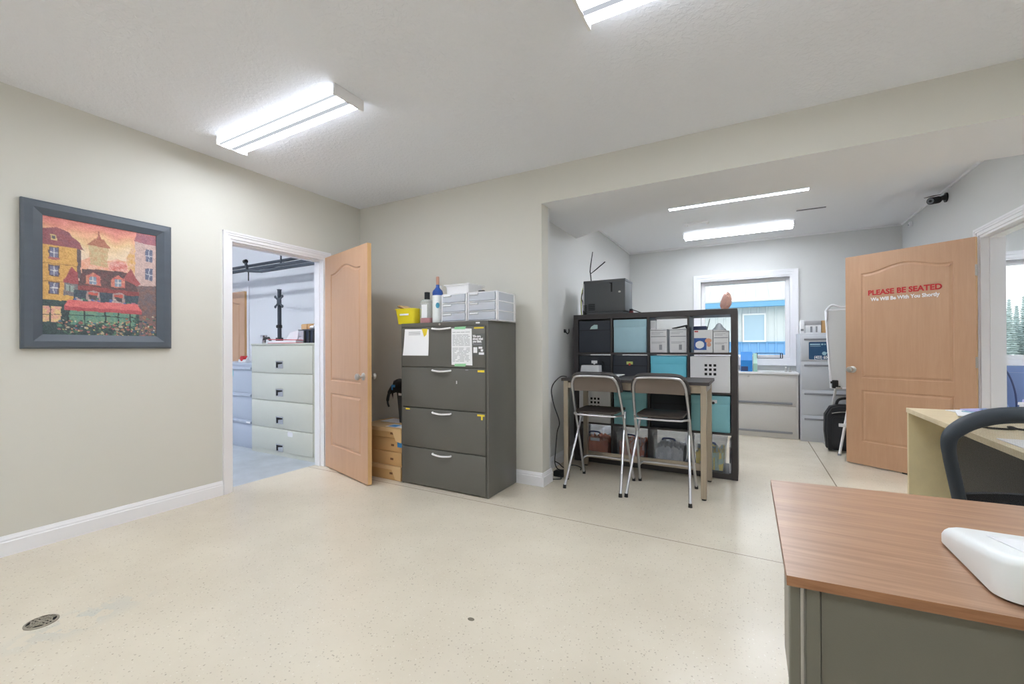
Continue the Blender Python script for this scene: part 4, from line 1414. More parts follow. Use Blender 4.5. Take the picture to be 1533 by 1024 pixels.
t = thing('face_shield', 'clear domed plastic cover on the boxes in the top right cube', 'cover', (x + .235, F_ + .06, z + .196))
b = MB(); b.lathe([(.058, 0), (.056, .012), (.036, .03), (.022, .056), (.012, .066), (0, .068)], (x + .238, F_ + .06, z + .197), 20); b.build('dome', m_frost, t)
b = MB(); b.cyl((x + .238, F_ + .06, z + .196), (x + .238, F_ + .06, z + .20), .062, n=20); b.build('base_ring', m_silver, t)
t = thing('pen', 'thin dark stick leaning up from the mask box in the top right cube', 'pen', (x + .15, F_ + .05, z + .205))
b = MB(); b.cyl((x + .142, F_ + .05, z + .206), (x + .160, F_ + .09, z + .305), .003, n=8); b.build('stick', m_black, t)

# bottom row: four clear lidded totes
def tote(label, c, m_fill, w=.300, h=.292, seed=0, dx=0.0, m2=None, handle=m_navy):
    x, z = cell(c, 3); x0 = x + (CW - w) / 2 + dx; x1 = x0 + w; y0, y1 = EY0 + .015, EY1 - .03
    t = thing('clear_tote', label, 'tote', ((x0 + x1) / 2, (y0 + y1) / 2, z), 0, 'clear totes on the bottom shelf row')
    b = MB(); tub(b, x0, x1, y0, y1, z + .001, z + h - .028, .018, .003, .014); b.build('tub', m_tote, t)
    b = MB(); b.box(x0 + .003, x1 - .003, y0 + .003, y1 - .003, z + h - .03, z + h - .012, .004); b.build('lid', m_tote, t)
    b = MB(); xm = (x0 + x1) / 2
    pts = [(xm - .055, y0 - .003, z + h - .052), (xm - .045, y0 - .006, z + h - .036), (xm, y0 - .007, z + h - .030), (xm + .045, y0 - .006, z + h - .036), (xm + .055, y0 - .003, z + h - .052)]
    b.tube(smooth_pts(pts, 4), .008, 8, ry=.0045); b.build('clip_handle', handle, t)
    random.seed(seed)
    b = MB(); N = 14; ins = .022
    G = []
    for i in range(N + 1):
        row = []
        for j in range(9):
            fx, fy = i / N, j / 8
            px = x0 + ins + .006 + (w - 2 * ins - .012) * fx; py = y0 + ins + .006 + (y1 - y0 - 2 * ins - .012) * fy
            row.append((px, py, z + h * (.58 + random.uniform(-.07, .10)) - .02 * abs(fx - .5)))
        G.append(row)
    V = [[b.bm.verts.new(p) for p in r_] for r_ in G]
    for i in range(N):
        for j in range(8):
            b.mi = 0 if (m2 is None or random.random() < .6) else 1
            b._face([V[i][j], V[i + 1][j], V[i + 1][j + 1], V[i][j + 1]])
    # crumpled front and side faces down to the floor of the tub
    def skirt(line):
        prev = line
        for lv in (.66, .33, .0):
            nx = []
            for v in line:
                zz = z + .008 + (v.co.z - z - .008) * lv; k = .010 * (1 - lv)
                cxm_, cym_ = (x0 + x1) / 2, (y0 + y1) / 2
                q = Vector((v.co.x + (cxm_ - v.co.x) * k * 6, v.co.y + (cym_ - v.co.y) * k * 6, zz)) + Vector((random.uniform(-.004, .004), random.uniform(.0, .012) * (1 if lv else .3), random.uniform(-.012, .012) if lv else 0))
                nx.append(b.bm.verts.new(q))
            for a_ in range(len(line) - 1):
                b.mi = 0 if (m2 is None or random.random() < .6) else 1
                b._face([prev[a_], prev[a_ + 1], nx[a_ + 1], nx[a_]])
            prev = nx
    skirt([V[i][0] for i in range(N + 1)]); skirt([V[i][8] for i in range(N + 1)]); skirt([V[0][j] for j in range(9)]); skirt([V[N][j] for j in range(9)])
    b.build('contents', [m_fill, m2 or m_fill], t, ang=12)['kind'] = 'stuff'
    return t, x0, z
t, x0, z = tote('clear tote full of orange cloths with a white label, bottom left cube', 0, m_orange, seed=1)
b = MB(); b.box(x0 + .10, x0 + .195, EY0 + .0205, EY0 + .0225, z + .165, z + .195); b.build('label', m_paper, t, smooth=False)
tote('clear tote of orange and pink packets, second cube of the bottom row', 1, m_peach, seed=2, m2=m_orange)
tote('clear tote of silver and white packets, third cube of the bottom row', 2, m_silver, seed=3, m2=m_whitebox)
tote('clear tote of yellow and sage packets, bottom right cube behind the table leg', 3, m_yell2, seed=4, m2=m_green2, w=.285, dx=-.012)
x, z = cell(3, 3)
t = thing('folder', 'white upright sheet with a black edge beside the yellow tote', 'folder', (x + .325, EY0 + .1, z))
b = MB(); b.box(x + .316, x + .330, EY0 + .03, EY0 + .26, z + .001, z + .27, .001); b.build('cover', m_paper, t)
b = MB(); b.box(x + .319, x + .327, EY0 + .0275, EY0 + .0298, z + .09, z + .23); b.build('spine_edge', m_black, t, smooth=False)

# ---- on top of the shelf
T2 = EH + .0008
t = thing('printer', 'graphite printer seen from its side on the left end of the shelf top', 'printer', (-1.27, 4.42, T2))
px0, px1, py0, py1 = -1.490, -1.062, 4.285, 4.58
b = MB(); b.box(px0 + .004, px1, py0, py1, T2 + .03, T2 + .345, .006); b.box(px0 + .03, px1 - .02, py0 + .01, py1 - .01, T2, T2 + .03); b.build('casing', m_printer, t)
b = MB(); b.box(px0 - .012, px0 + .004, py0 + .01, py1 - .01, T2 + .05, T2 + .33, .003); b.build('rear_panel', m_silver, t)
b = MB(); b.box(px0 - .002, px1 + .003, py0 - .003, py1 + .002, T2 + .325, T2 + .352, .004); b.build('top_lid', m_printer, t)
b = MB(); b.box(-1.205, -1.190, py0 - .0025, py0 - .0002, T2 + .225, T2 + .318); b.prism([(-1.225, T2 + .318), (-1.19, T2 + .318), (-1.19, T2 + .30)], 'Y', py0 - .0025, py0 - .0002); b.build('side_grip', m_gap, t, smooth=False)
b = MB(); b.ball((-1.118, py0 - .0015, T2 + .222), .012, 2, (1.1, .1, .8)); b.build('badge', m_nickel, t)
b = MB()
for k in range(7): b.box(-1.44, -1.37, py0 - .002, py0 - .0002, T2 + .048 + k * .010, T2 + .053 + k * .010)
b.build('vent_slots', m_gap, t, smooth=False)
b = MB()
for k in range(9): b.box(px0 - .004, px0 + .034, py0 - .002, py0 - .0002, T2 + .008 + k * .011, T2 + .014 + k * .011)
b.build('rear_vents', m_gap, t, smooth=False)
t = thing('cable', 'lime coloured cable looping down behind the graphite printer', 'cable', (-1.55, 4.42, T2))
b = MB(); b.tube(smooth_pts([(px0 - .012, 4.40, T2 + .31), (-1.535, 4.40, T2 + .30), (-1.558, 4.41, T2 + .2), (-1.562, 4.41, T2 + .08), (-1.558, 4.42, T2 + .007)], 6), .006, 8); b.build('cord', m_cabley, t)
t = thing('cable', 'black cable hanging from the back of the graphite printer', 'cable', (-1.53, 4.36, T2))
b = MB(); b.tube(smooth_pts([(px0 - .012, 4.36, T2 + .26), (-1.525, 4.36, T2 + .25), (-1.54, 4.36, T2 + .19), (-1.525, 4.36, T2 + .13), (-1.52, 4.36, T2 + .006)], 6), .005, 8); b.build('cord', m_cable, t)
b = MB(); b.box(px0 - .035, px0 - .012, 4.345, 4.375, T2 + .25, T2 + .275, .003); b.build('plug', m_black, t)
t = thing('power_adapter', 'dark upright power adapter behind the printer', 'adapter', (-1.527, 4.46, T2))
b = MB(); b.box(-1.545, -1.512, 4.445, 4.50, T2, T2 + .10, .005); b.build('casing', m_black, t)
b = MB(); b.cyl((-1.53, 4.47, T2 + .10), (-1.53, 4.47, T2 + .115), .006); b.build('strain_relief', m_black, t)
t = thing('wall_antenna', 'thin black forked antenna standing on the graphite printer', 'antenna', (-1.485, 4.50, T2 + .352))
z = T2 + .3525
b = MB(); b.tube([(-1.475, 4.50, z), (-1.478, 4.50, z + .02), (-1.488, 4.50, z + .12), (-1.492, 4.50, z + .135)], .006, 8); b.build('stem', m_black, t)
b = MB(); b.tube([(-1.492, 4.50, z + .13), (-1.485, 4.50, z + .20), (-1.462, 4.50, z + .345)], [.0055, .006, .004], 8); b.build('blade', m_black, t)
b = MB(); b.tube([(-1.482, 4.50, z + .112), (-1.42, 4.50, z + .155), (-1.325, 4.50, z + .225)], [.004, .006, .006], 8); b.build('blade', m_black, t)
t = thing('trinket', 'small dark red and black clamp beside the graphite printer', 'clamp', (-1.03, 4.42, T2))
b = MB(); b.box(-1.052, -1.015, 4.40, 4.44, T2, T2 + .035, .004); b.build('red_base', mat('maroon plastic', (110, 40, 46), .5), t)
b = MB(); b.box(-1.050, -1.017, 4.402, 4.438, T2 + .035, T2 + .055, .004); b.tube([(-1.02, 4.42, T2 + .045), (-.935, 4.42, T2 + .012)], .005, 8); b.build('black_arm', m_black, t)
t = thing('salt_lamp', 'rough pink salt rock on the right end of the shelf top', 'lamp', (-.185, 4.40, T2))
b = MB(); random.seed(9); b.ball((0, 0, .082), .053, 3, (.92, .85, 1.56), .11)
for v in b.bm.verts:
    k = (v.co.z) / .165
    v.co.x = v.co.x * (1.05 - .3 * k) + .02 * k; v.co.z = max(v.co.z, 0.004)
b.build('salt_rock', m_salt, t, w=False, ang=15)
b = MB(); b.cyl((0, 0, 0), (0, 0, .008), .042, n=20); b.build('wooden_foot', m_card, t, w=False)

# ------------------------------------------------------------------ bar table and folding stools
TX0, TX1, TY0, TY1 = -1.440, -.256, 3.535, 4.10
tb = thing('bar_table', 'narrow bar table with a black brown top and stainless legs before the shelf', 'table', (-.85, 3.82, 0))
b = MB(); b.box(TX0, TX1, TY0, TY1, .865, .890, .002, 1); b.build('tabletop', m_expedit, tb)
for x in (TX0 + .02, TX1 - .062):
    for y in (TY0 + .004, TY1 - .046):
        b = MB(); b.box(x, x + .042, y, y + .042, .012, .865, .002, 1); lg = b.build('leg', m_steel, tb)
        b = MB(); b.cyl((x + .021, y + .021, 0), (x + .021, y + .021, .013), .017, n=16); b.build('foot', m_black, lg)
for q in ((TX0 + .062, TX1 - .062, TY0 + .008, TY0 + .028, .806, .852), (TX0 + .062, TX1 - .062, TY1 - .030, TY1 - .010, .806, .852), (TX0 + .026, TX0 + .046, TY0 + .046, TY1 - .046, .806, .852), (TX1 - .046, TX1 - .026, TY0 + .046, TY1 - .046, .806, .852)):
    b = MB(); b.box(*q); b.build('apron_rail', m_steel, tb, smooth=False)
b = MB(); b.box(TX0 + .062, TX1 - .062, TY1 - .038, TY1 - .018, .085, .145); b.build('foot_rail', m_steel, tb, smooth=False)

def stool(label, loc, rot=0):
    """folding stool facing +Y: back frame runs from the rear top down to the front feet"""
    t = thing('folding_stool', label, 'stool', loc, rot, 'folding bar stools at the bar table')
    r = .0105
    def br(y): return y
    # back frame: one bent tube; top at y=-.20, feet at y=+.24
    top, yt, yb_, hw = .925, -.185, .235, .20
    def on(z, s=1.0): return yt + (yb_ - yt) * (1 - (z / top)) * 1.0
    pts = [(-.225, yb_, .012), (-.212, on(.30), .30), (-.203, on(.62), .62), (-.195, on(.80), .80)]
    pts += [(-.190, on(.85), .852), (-.172, on(.895), .895), (-.135, on(.92), .920), (0, on(.925), .925)]
    L = smooth_pts(pts, 5); Rr = [Vector((-p.x, p.y, p.z)) for p in reversed(L[:-1])]
    b = MB(); b.tube(L + Rr, r, 10); b.build('back_frame', m_tubes, t, w=False)
    # seat legs: near feet up to the seat front
    for s in (-1, 1):
        b = MB(); b.tube([(s * .230, -.235, .012), (s * .185, .10, .61)], r, 10); b.build('leg', m_tubes, t, w=False)
    for x, y in ((-.225, yb_), (.225, yb_), (-.230, -.235), (.230, -.235)):
        b = MB(); b.cyl((x, y, 0), (x * .997, y * .99, .028), .0145, .013, n=12); b.build('rubber_foot', m_black, t, w=False)
    b = MB(); b.tube(smooth_pts([(-.220, on(.145), .145), (-.208, on(.145) + .045, .165), (-.16, on(.145) + .075, .17), (.16, on(.145) + .075, .17), (.208, on(.145) + .045, .165), (.220, on(.145), .145)], 5), .009, 8); b.build('foot_rest', m_tubes, t, w=False)
    # seat: rounded board on a tube loop
    b = MB(); b.prism(rrect(-.172, .172, -.155, .205, .045, 6), 'Z', .615, .632)
    for v in b.bm.verts:
        v.co.z += .012 * (v.co.x / .172) ** 2 - .006
    b.build('seat', m_seat, t, w=False, ang=50)
    b = MB(); b.tube(smooth_pts([(-.206, on(.61) + .0, .60), (-.178, -.13, .605), (-.13, -.158, .603), (.13, -.158, .603), (.178, -.13, .605), (.206, on(.61) + .0, .60)], 5), .008, 8); b.build('seat_rail', m_tubes, t, w=False)
    # backrest: a curved panel held in the top of the frame
    b = curved_panel(-.180, .180, lambda x: .795, lambda x: .918, lambda x, z: on(z) + .030 * (1 - (x / .178) ** 2) - .002, .012, 16)
    b.build('backrest', m_backrest, t, w=False, ang=50)
    b = MB(); A = smooth_pts([(-.205, on(.80) + .030, .80), (-.197, on(.86) + .032, .875), (-.17, on(.915) + .032, .922), (-.12, on(.94) + .032, .940), (0, on(.942) + .034, .942), (.12, on(.94) + .032, .940), (.17, on(.915) + .032, .922), (.197, on(.86) + .032, .875), (.205, on(.80) + .030, .80)], 5)
    b.tube(A, .016, 10, ry=.018); b.build('padded_edge', m_expedit, t, w=False)
    return t
s1 = stool('left folding bar stool with a silver frame, near the wall corner', (-1.097, 3.557, 0), R(0))
dup(s1, (-.600, 3.582, 0), 'right folding bar stool with a silver frame, near the right table leg')

t = thing('cardboard_tray', 'white box standing on the left end of the bar table', 'box', (-1.36, 4.0, .89))
b = MB(); b.hexa([(-1.425, 3.98, .8905), (-1.235, 3.98, .8905), (-1.235, 4.08, .8905), (-1.425, 4.08, .8905)], [(-1.412, 3.985, .985), (-1.240, 3.985, .985), (-1.240, 4.075, .985), (-1.412, 4.075, .985)]); b.build('carton', m_whitebox, t, smooth=False)
b = MB(); b.box(-1.36, -1.24, 3.9765, 3.981, .912, .917); b.build('slot', m_gap, t, smooth=False)
t = thing('paper_stack', 'flat pile of pale papers on the bar table above the left stool', 'paper', (-1.15, 3.9, .89))
b = MB(); b.box(-1.28, -1.02, 3.83, 4.0, .8905, .9, .002); b.build('lower_sheets', m_paper, t)
b = MB(); b.box(-1.22, -1.00, 3.86, 4.01, .9005, .908, .002); b.build('upper_folder', m_silver, t)
t = thing('cable_lead', 'thin black cable rising from the bar table papers to the second row bin', 'cable', (-1.30, 4.1, .89))
b = MB(); b.tube(smooth_pts([(-1.222, 4.03, .9145), (-1.222, 4.10, .95), (-1.245, 4.17, 1.00), (-1.275, 4.19, 1.02)], 5), .004, 6); b.build('cord', m_cable, t)
t = thing('power_cable', 'black cable drooping from the bar table to the floor by the wall corner', 'cable', (-1.50, 3.6, 0))
b = MB(); b.tube(smooth_pts([(-1.42, 3.62, .8955), (-1.47, 3.58, .893), (-1.535, 3.55, .80), (-1.520, 3.55, .66), (-1.465, 3.55, .50), (-1.49, 3.56, .40), (-1.515, 3.58, .22), (-1.530, 3.60, .12), (-1.51, 3.62, .06), (-1.45, 3.64, .05)], 7), .0045, 6); b.build('cord', m_cable, t)
b = MB(); b.tube(smooth_pts([(-1.53, 3.60, .13), (-1.49, 3.60, .115), (-1.45, 3.62, .08), (-1.40, 3.70, .09), (-1.36, 3.80, .05), (-1.38, 3.86, .006)], 6), .0045, 6); b.build('cord', m_cable, t)
b = MB(); b.box(-1.535, -1.44, 3.57, 3.64, .002, .05, .008); b.build('power_brick', m_black, t)
b = MB(); b.tube(smooth_pts([(-1.49, 3.58, .02), (-1.44, 3.53, .006), (-1.48, 3.49, .006), (-1.53, 3.47, .006)], 6), .0045, 6); b.build('cord', m_cable, t)
t = thing('wall_outlet', 'white power outlet on the grey side wall below the bar table', 'outlet', (X2, 4.15, .34))
b = MB(); b.box(X2 + .0005, X2 + .008, 4.11, 4.19, .285, .40, .003); b.build('cover_plate', m_white, t)
for zz in (.32, .365):
    b = MB(); b.cyl((X2 + .008, 4.15, zz), (X2 + .010, 4.15, zz), .016, n=16); b.build('socket', m_ivory, t)
t = thing('wall_hook', 'small black hook on the side wall left of the cube shelf', 'hook', (X2, 4.16, 1.33))
b = MB(); b.box(X2 + .0005, X2 + .006, 4.13, 4.19, 1.31, 1.345, .002); b.tube(smooth_pts([(X2 + .005, 4.16, 1.325), (X2 + .03, 4.16, 1.30), (X2 + .045, 4.16, 1.315), (X2 + .045, 4.16, 1.345)], 4), .005, 6); b.build('hook_body', m_black, t)

# ------------------------------------------------------------------ cabinets under the far window
FY = 6.42
def lateral(name, label, x0, x1, y0, y1, h, n, m, top, foot=.045, hm=m_greyhandle, fr=.004):
    t = thing(name, label, 'filing cabinet', ((x0 + x1) / 2, (y0 + y1) / 2, 0))
    b = MB(); b.box(x0, x1, y0 + .008, y1, .0, h, .004); b.build('cabinet_body', m, t)
    hh = (h - top - foot) / n
    for k in range(n):
        za = foot + k * hh; zb = za + hh - fr
        b = MB(); b.box(x0 + .012, x1 - .012, y0, y0 + .012, za, zb, .003); d = b.build('drawer', m, t)
        b = MB(); b.box(x0 + .035, x1 - .035, y0 - .010, y0, zb - .050, zb - .024, .004); b.build('handle', hm, d)
    return t
t = thing('filing_cabinet', 'putty grey two drawer lateral cabinet under the far window', 'filing cabinet', (.08, 6.65, 0))
b = MB(); b.box(-.375, .543, FY + .008, 6.88, 0, .805, .004); b.build('cabinet_body', m_beigecab, t)
b = MB(); b.box(-.385, .548, FY - .006, 6.89, .805, .832, .004); b.build('top_panel', m_white, t)
for za, zb in ((.412, .795), (.046, .404)):
    b = MB(); b.box(-.345, .512, FY, FY + .012, za, zb, .003); d = b.build('drawer', m_beigecab, t)
    b = MB(); b.box(-.31, .478, FY - .012, FY, za + .018, za + .046, .005); b.build('handle', m_greyhandle, d)
b = MB(); b.cyl((.0, FY - .002, .777), (.0, FY - .008, .777), .012, n=12); b.build('lock', m_nickel, t)
t = thing('filing_cabinet', 'light grey four drawer cabinet in the far corner with a navy sign', 'filing cabinet', (.93, 6.6, 0))
GX0, GX1, GY = .556, 1.315, 6.36
b = MB(); b.box(GX0, GX1, GY + .008, 6.88, 0, 1.322, .004); b.build('cabinet_body', m_greyfile, t)
for za, zb in ((.982, 1.29), (.636, .974), (.328, .628), (.042, .320)):
    b = MB(); b.box(GX0 + .012, GX1 - .012, GY, GY + .012, za, zb, .003); d = b.build('drawer', m_greyfile, t)
    b = MB(); b.box(GX0 + .038, GX1 - .038, GY - .012, GY, zb - .055, zb - .032, .004); b.build('handle', m_greyhandle, d)
t = thing('magnetic_sign', 'navy sign with white lettering on the top drawer of the grey cabinet', 'sign', (.80, GY, 1.0))
b = MB(); b.prism(rrect(.642, .975, 1.002, 1.214, .012), 'Y', GY - .0022, GY - .0005); b.build('sign_sheet', m_sign, t, smooth=False)
text_part('lettering', '(403) 604-60', .052, m_white, t, (.695, GY - .0024, 1.026), bold=.0015, align='LEFT', xs=.72)
b = MB()
x = .655
random.seed(4)
for wd in (.10, .022, .012, .07, .05):
    b.box(x, x + wd, GY - .0030, GY - .0022, 1.176, 1.192); x += wd + .010
b.box(.655, .76, GY - .0030, GY - .0022, 1.160, 1.164)
b.build('print_lines', m_signl, t, smooth=False)
b = MB(); b.prism([(.80, 1.075), (.84, 1.10), (.90, 1.11), (.965, 1.14), (.965, 1.075), (.90, 1.065), (.85, 1.08)], 'Y', GY - .0030, GY - .0022); b.prism(arc(.795, 1.075, .022, 0, 330, 12), 'Y', GY - .0030, GY - .0022); b.build('emblem', m_signl, t, smooth=False)

# things on the two cabinets
t = thing('paper_box', 'white bottle shaped paper pack standing on the left of the grey cabinet', 'box', (.585, 6.44, 1.3225))
b = MB(); b.box(.556, .606, 6.40, 6.47, 1.3228, 1.455, .006); b.prism([(.556, 1.455), (.606, 1.455), (.596, 1.485), (.566, 1.485)], 'Y', 6.405, 6.465); b.build('carton', m_paper, t)
b = MB(); b.box(.566, .596, 6.3985, 6.3998, 1.35, 1.375); b.build('print', m_ink, t, smooth=False)
t = thing('paper_box', 'grey topped white carton with stripes on the grey cabinet', 'box', (.70, 6.5, 1.3225))
b = MB(); b.box(.613, .775, 6.43, 6.60, 1.3228, 1.42, .003); b.build('carton', m_paper, t)
b = MB(); b.box(.613, .775, 6.43, 6.60, 1.4203, 1.475, .003); b.build('grey_lid', mat('grey board', (176, 176, 180), .6), t)
for xx, w_ in ((.665, .022), (.72, .018)):
    b = MB(); b.box(xx, xx + w_, 6.4283, 6.4298, 1.332, 1.405); b.build('stripe', m_ink, t, smooth=False)
t = thing('cardboard_box', 'small brown carton on the grey cabinet next to the whiteboard', 'box', (.83, 6.5, 1.3225))
b = MB(); b.box(.782, .94, 6.44, 6.62, 1.3228, 1.475, .003); b.build('carton', m_card, t)
b = MB(); b.box(.85, .872, 6.4385, 6.4398, 1.3235, 1.474); b.build('tape', m_cardl, t, smooth=False)
t = thing('magazine_file', 'blue magazine file on the putty cabinet beside the shelf', 'file', (-.02, 6.6, .8325))
b = MB(); b.prism([(6.50, .833), (6.74, .833), (6.74, 1.09), (6.62, 1.09), (6.50, .98)], 'X', -.09, .045); b.build('file_body', m_blue, t, smooth=False)
b = MB(); b.box(-.085, -.005, 6.4985, 6.4998, .84, .90); b.build('dark_patch', m_navy, t, smooth=False)
t = thing('magazine_file', 'pale green clear folder holder beside the blue file on the putty cabinet', 'file', (.10, 6.6, .8325))
b = MB(); b.prism([(6.50, .833), (6.74, .833), (6.74, 1.07), (6.62, 1.07), (6.50, .94)], 'X', .055, .10); b.build('file_body', clear('pale green plastic', (190, 232, 214), .6, .3), t, smooth=False)
t = thing('paper_stack', 'loose white papers lying on the putty cabinet under the window', 'paper', (.27, 6.55, .8325))
b = MB(); b.box(.12, .36, 6.47, 6.68, .833, .838); b.build('lower_sheet', m_paper, t, smooth=False)
b = MB(); b.hexa([(.16, 6.45, .8385), (.40, 6.48, .8385), (.38, 6.66, .8385), (.14, 6.63, .8385)], [(.16, 6.45, .842), (.40, 6.48, .842), (.38, 6.66, .842), (.14, 6.63, .842)]); b.build('upper_sheet', m_whitebox, t, smooth=False)
t = thing('wire_tray', 'black wire tray rail standing on the window sill of the rear window', 'tray', (.24, 7.0, 1.01))
b = MB()
for xx in (.085, .108, .385, .408): b.tube([(xx, 6.985, .996), (xx, 6.985, 1.068)], .006, 6)
b.tube([(.085, 6.985, 1.068), (.408, 6.985, 1.068)], .0045, 6); b.tube([(.085, 6.985, 1.0), (.408, 6.985, 1.0)], .004, 6)
b.build('wire_frame', m_black, t)
for k, (xx, yy, hh, nm) in enumerate(((.425, 6.62, .085, 'taller pewter figurine'), (.465, 6.60, .06, 'shorter pewter figurine'))):
    t = thing('figurine', nm + ' at the right end of the putty cabinet', 'figurine', (xx, yy, .8325))
    b = MB(); b.lathe([(.018, 0), (.018, .006), (.009, .014), (.012, hh * .45), (.014, hh * .6), (.006, hh * .72), (.010, hh * .85), (.006, hh), (0, hh)], (xx, yy, .8325), 14); b.build('figure', m_nickel, t)

# ------------------------------------------------------------------ whiteboard easel and travel case
t = thing('easel', 'white whiteboard on a white easel half hidden by the open right door', 'easel', (.93, 5.80, 0))
b = MB(); by = 5.90
b.hexa([(.800, by - .02, .70), (1.42, by - .02, .70), (1.42, by, .70), (.800, by, .70)], [(.768, by + .10, 1.56), (1.42, by + .10, 1.56), (1.42, by + .12, 1.56), (.768, by + .12, 1.56)]); b.build('board', m_wallg, t, smooth=False)
b = MB(); b.tube([(.795, by - .015, .70), (.763, by + .105, 1.565)], .010, 8); b.tube([(.763, by + .105, 1.565), (1.42, by + .105, 1.565)], .010, 8); b.tube([(.795, by - .015, .70), (1.42, by - .015, .70)], .010, 8); b.build('board_rim', m_white, t)
b = MB(); b.tube(smooth_pts([(.772, by + .09, 1.57), (.82, by + .08, 1.62), (.90, by + .08, 1.595), (1.0, by + .08, 1.60)], 4), .012, 6); b.build('sheet_clip', m_white, t)
b = MB(); b.tube([(.772, by + .08, 1.55), (.765, by + .06, 1.45)], .010, 6); b.build('hanging_tag', m_paper, t)
for p0, p1 in (((.838, 5.70, .0), (.985, 5.84, .82)), ((.79, 6.27, .0), (.86, 5.92, .82)), ((1.40, 5.70, 0), (1.26, 5.84, .82))):
    b = MB(); b.tube([p0, p1], .013, 8); lg = b.build('leg', m_white, t)
    b = MB(); b.cyl((p0[0], p0[1], 0), (p0[0] + .002, p0[1] + .002, .02), .016, n=10); b.build('rubber_foot', m_ink, lg)
b = MB(); b.box(.84, 1.33, 5.735, 5.75, .30, .335, .003); b.build('leg_brace', m_white, t)
b = MB(); b.box(.80, .855, 5.84, 5.875, .70, .79, .008); b.cyl((.80, 5.85, .765), (.785, 5.85, .765), .013, n=12); b.cyl((.855, 5.85, .72), (.872, 5.85, .715), .01, n=12); b.build('clamp_knob', m_black, t)
b = MB(); b.box(.83, .885, 5.826, 5.84, .695, .715, .003); b.build('clamp_plate', m_nickel, t)

t = thing('rolling_case', 'black rolling travel case standing on the floor behind the easel leg', 'case', (.98, 5.98, 0))
b = MB()
b.prism([(.755, .03), (.765, .015), (1.20, .015), (1.21, .03), (1.215, .40), (1.19, .49), (1.12, .515), (.86, .515), (.79, .49), (.742, .40), (.738, .22)], 'Y', 5.89, 6.025)
es = [e for e in b.bm.edges if len(e.link_faces) == 2 and e.calc_face_angle(0) > .9]
bmesh.ops.bevel(b.bm, geom=es, offset=.018, segments=3, affect='EDGES'); b.build('case_body', m_bag, t)
b = MB(); b.prism(rrect(.79, 1.18, .05, .40, .05), 'Y', 5.865, 5.895); es = [e for e in b.bm.edges if e.calc_face_angle(0) > .9]; bmesh.ops.bevel(b.bm, geom=es, offset=.012, segments=2, affect='EDGES'); b.build('front_pocket', m_bag, t)
b = MB(); b.tube(smooth_pts([(.85, 5.955, .512), (.87, 5.955, .565), (.93, 5.955, .585), (1.02, 5.955, .585), (1.08, 5.955, .565), (1.10, 5.955, .512)], 5), .014, 8); b.build('carry_handle', m_bag, t)
b = MB(); b.tube(smooth_pts([(.80, 5.888, .42), (.90, 5.884, .44), (1.10, 5.884, .44), (1.17, 5.888, .42)], 5), .005, 6); b.build('zip', m_nickel, t)
for xx in (.795, 1.16):
    b = MB(); b.cyl((xx - .014, 5.96, .026), (xx + .014, 5.96, .026), .026, n=16); b.build('wheel', m_black, t)
b = MB(); b.prism([(.765, .02), (.83, .02), (.80, .12), (.76, .16)], 'Y', 5.878, 5.893); b.build('corner_guard', m_blackmatte, t)

# ------------------------------------------------------------------ security camera, vents
t = thing('security_camera', 'black bullet camera on a bracket high on the right grey wall', 'camera', (XR, 5.60, 2.575))
b = MB(); b.cyl((XR - .0005, 5.60, 2.57), (XR - .012, 5.60, 2.57), .045, n=22); b.cyl((XR - .012, 5.60, 2.57), (XR - .05, 5.60, 2.57), .030, .014, n=18); b.build('wall_mount', m_black, t)
b = MB(); b.tube([(XR - .045, 5.60, 2.57), (XR - .065, 5.61, 2.566)], .012, 10); b.build('arm', m_black, t)
d = Vector((-.62, -.75, -.22)).normalized(); c0 = Vector((XR - .055, 5.62, 2.562))
b = MB(); b.cyl(c0, c0 + d * .125, .033, n=20); b.cyl(c0 + d * .125, c0 + d * .13, .033, .030, n=20); b.build('barrel', m_blackmatte, t)
b = MB(); b.cyl(c0 + d * .1305, c0 + d * .132, .027, n=20); lz = b.build('front_glass', mat('camera front ring', (120, 124, 130), .25), t)
b = MB(); b.cyl(c0 + d * .132, c0 + d * .1335, .012, n=14); b.build('lens', m_black, lz)
u_ = d.cross(Vector((0, 0, 1))).normalized(); w_ = u_.cross(d).normalized()
b = MB(); q = [c0 + d * .02 + u_ * .034 + w_ * .040, c0 + d * .155 + u_ * .034 + w_ * .040, c0 + d * .155 - u_ * .034 + w_ * .040, c0 + d * .02 - u_ * .034 + w_ * .040]
b.hexa(q, [p + w_ * .004 for p in q]); b.build('sun_visor', m_blackmatte, t, smooth=False)
t = thing('motion_detector', 'tiny white sensor in the upper right corner of the rear room', 'sensor', (XR, 6.6, 2.56))
b = MB(); b.box(XR - .03, XR - .0005, 6.56, 6.61, 2.54, 2.59, .006); b.build('casing', m_white, t)
b = MB(); b.ball((XR - .031, 6.585, 2.555), .010, 2); b.build('dome', m_frost, t)
t = thing('air_vent', 'narrow dark slotted vent in the rear ceiling right of the lamps', 'vent', (.60, 5.67, CZ))
b = MB(); b.box(.46, .74, 5.645, 5.70, CZ - .006, CZ - .0005); b.build('frame', m_trim, t, smooth=False)
b = MB(); b.box(.468, .732, 5.652, 5.693, CZ - .0068, CZ - .006); b.build('slot', m_gap, t, smooth=False)
for yy in (5.665, 5.679):
    b = MB(); b.box(.468, .732, yy, yy + .003, CZ - .010, CZ - .0068); b.build('louvre', m_greyhandle, t, smooth=False)
t = thing('ceiling_sensor', 'small white box on the rear ceiling between the two lamps', 'sensor', (-.53, 5.63, CZ))
b = MB(); b.box(-.67, -.40, 5.59, 5.67, CZ - .022, CZ - .0005, .006); b.build('casing', m_white, t)
for xx in (-.65, -.42):
    b = MB(); b.ball((xx, 5.63, CZ - .026), .018, 2, (1, 1, .7)); b.build('lamp_head', m_white, t)
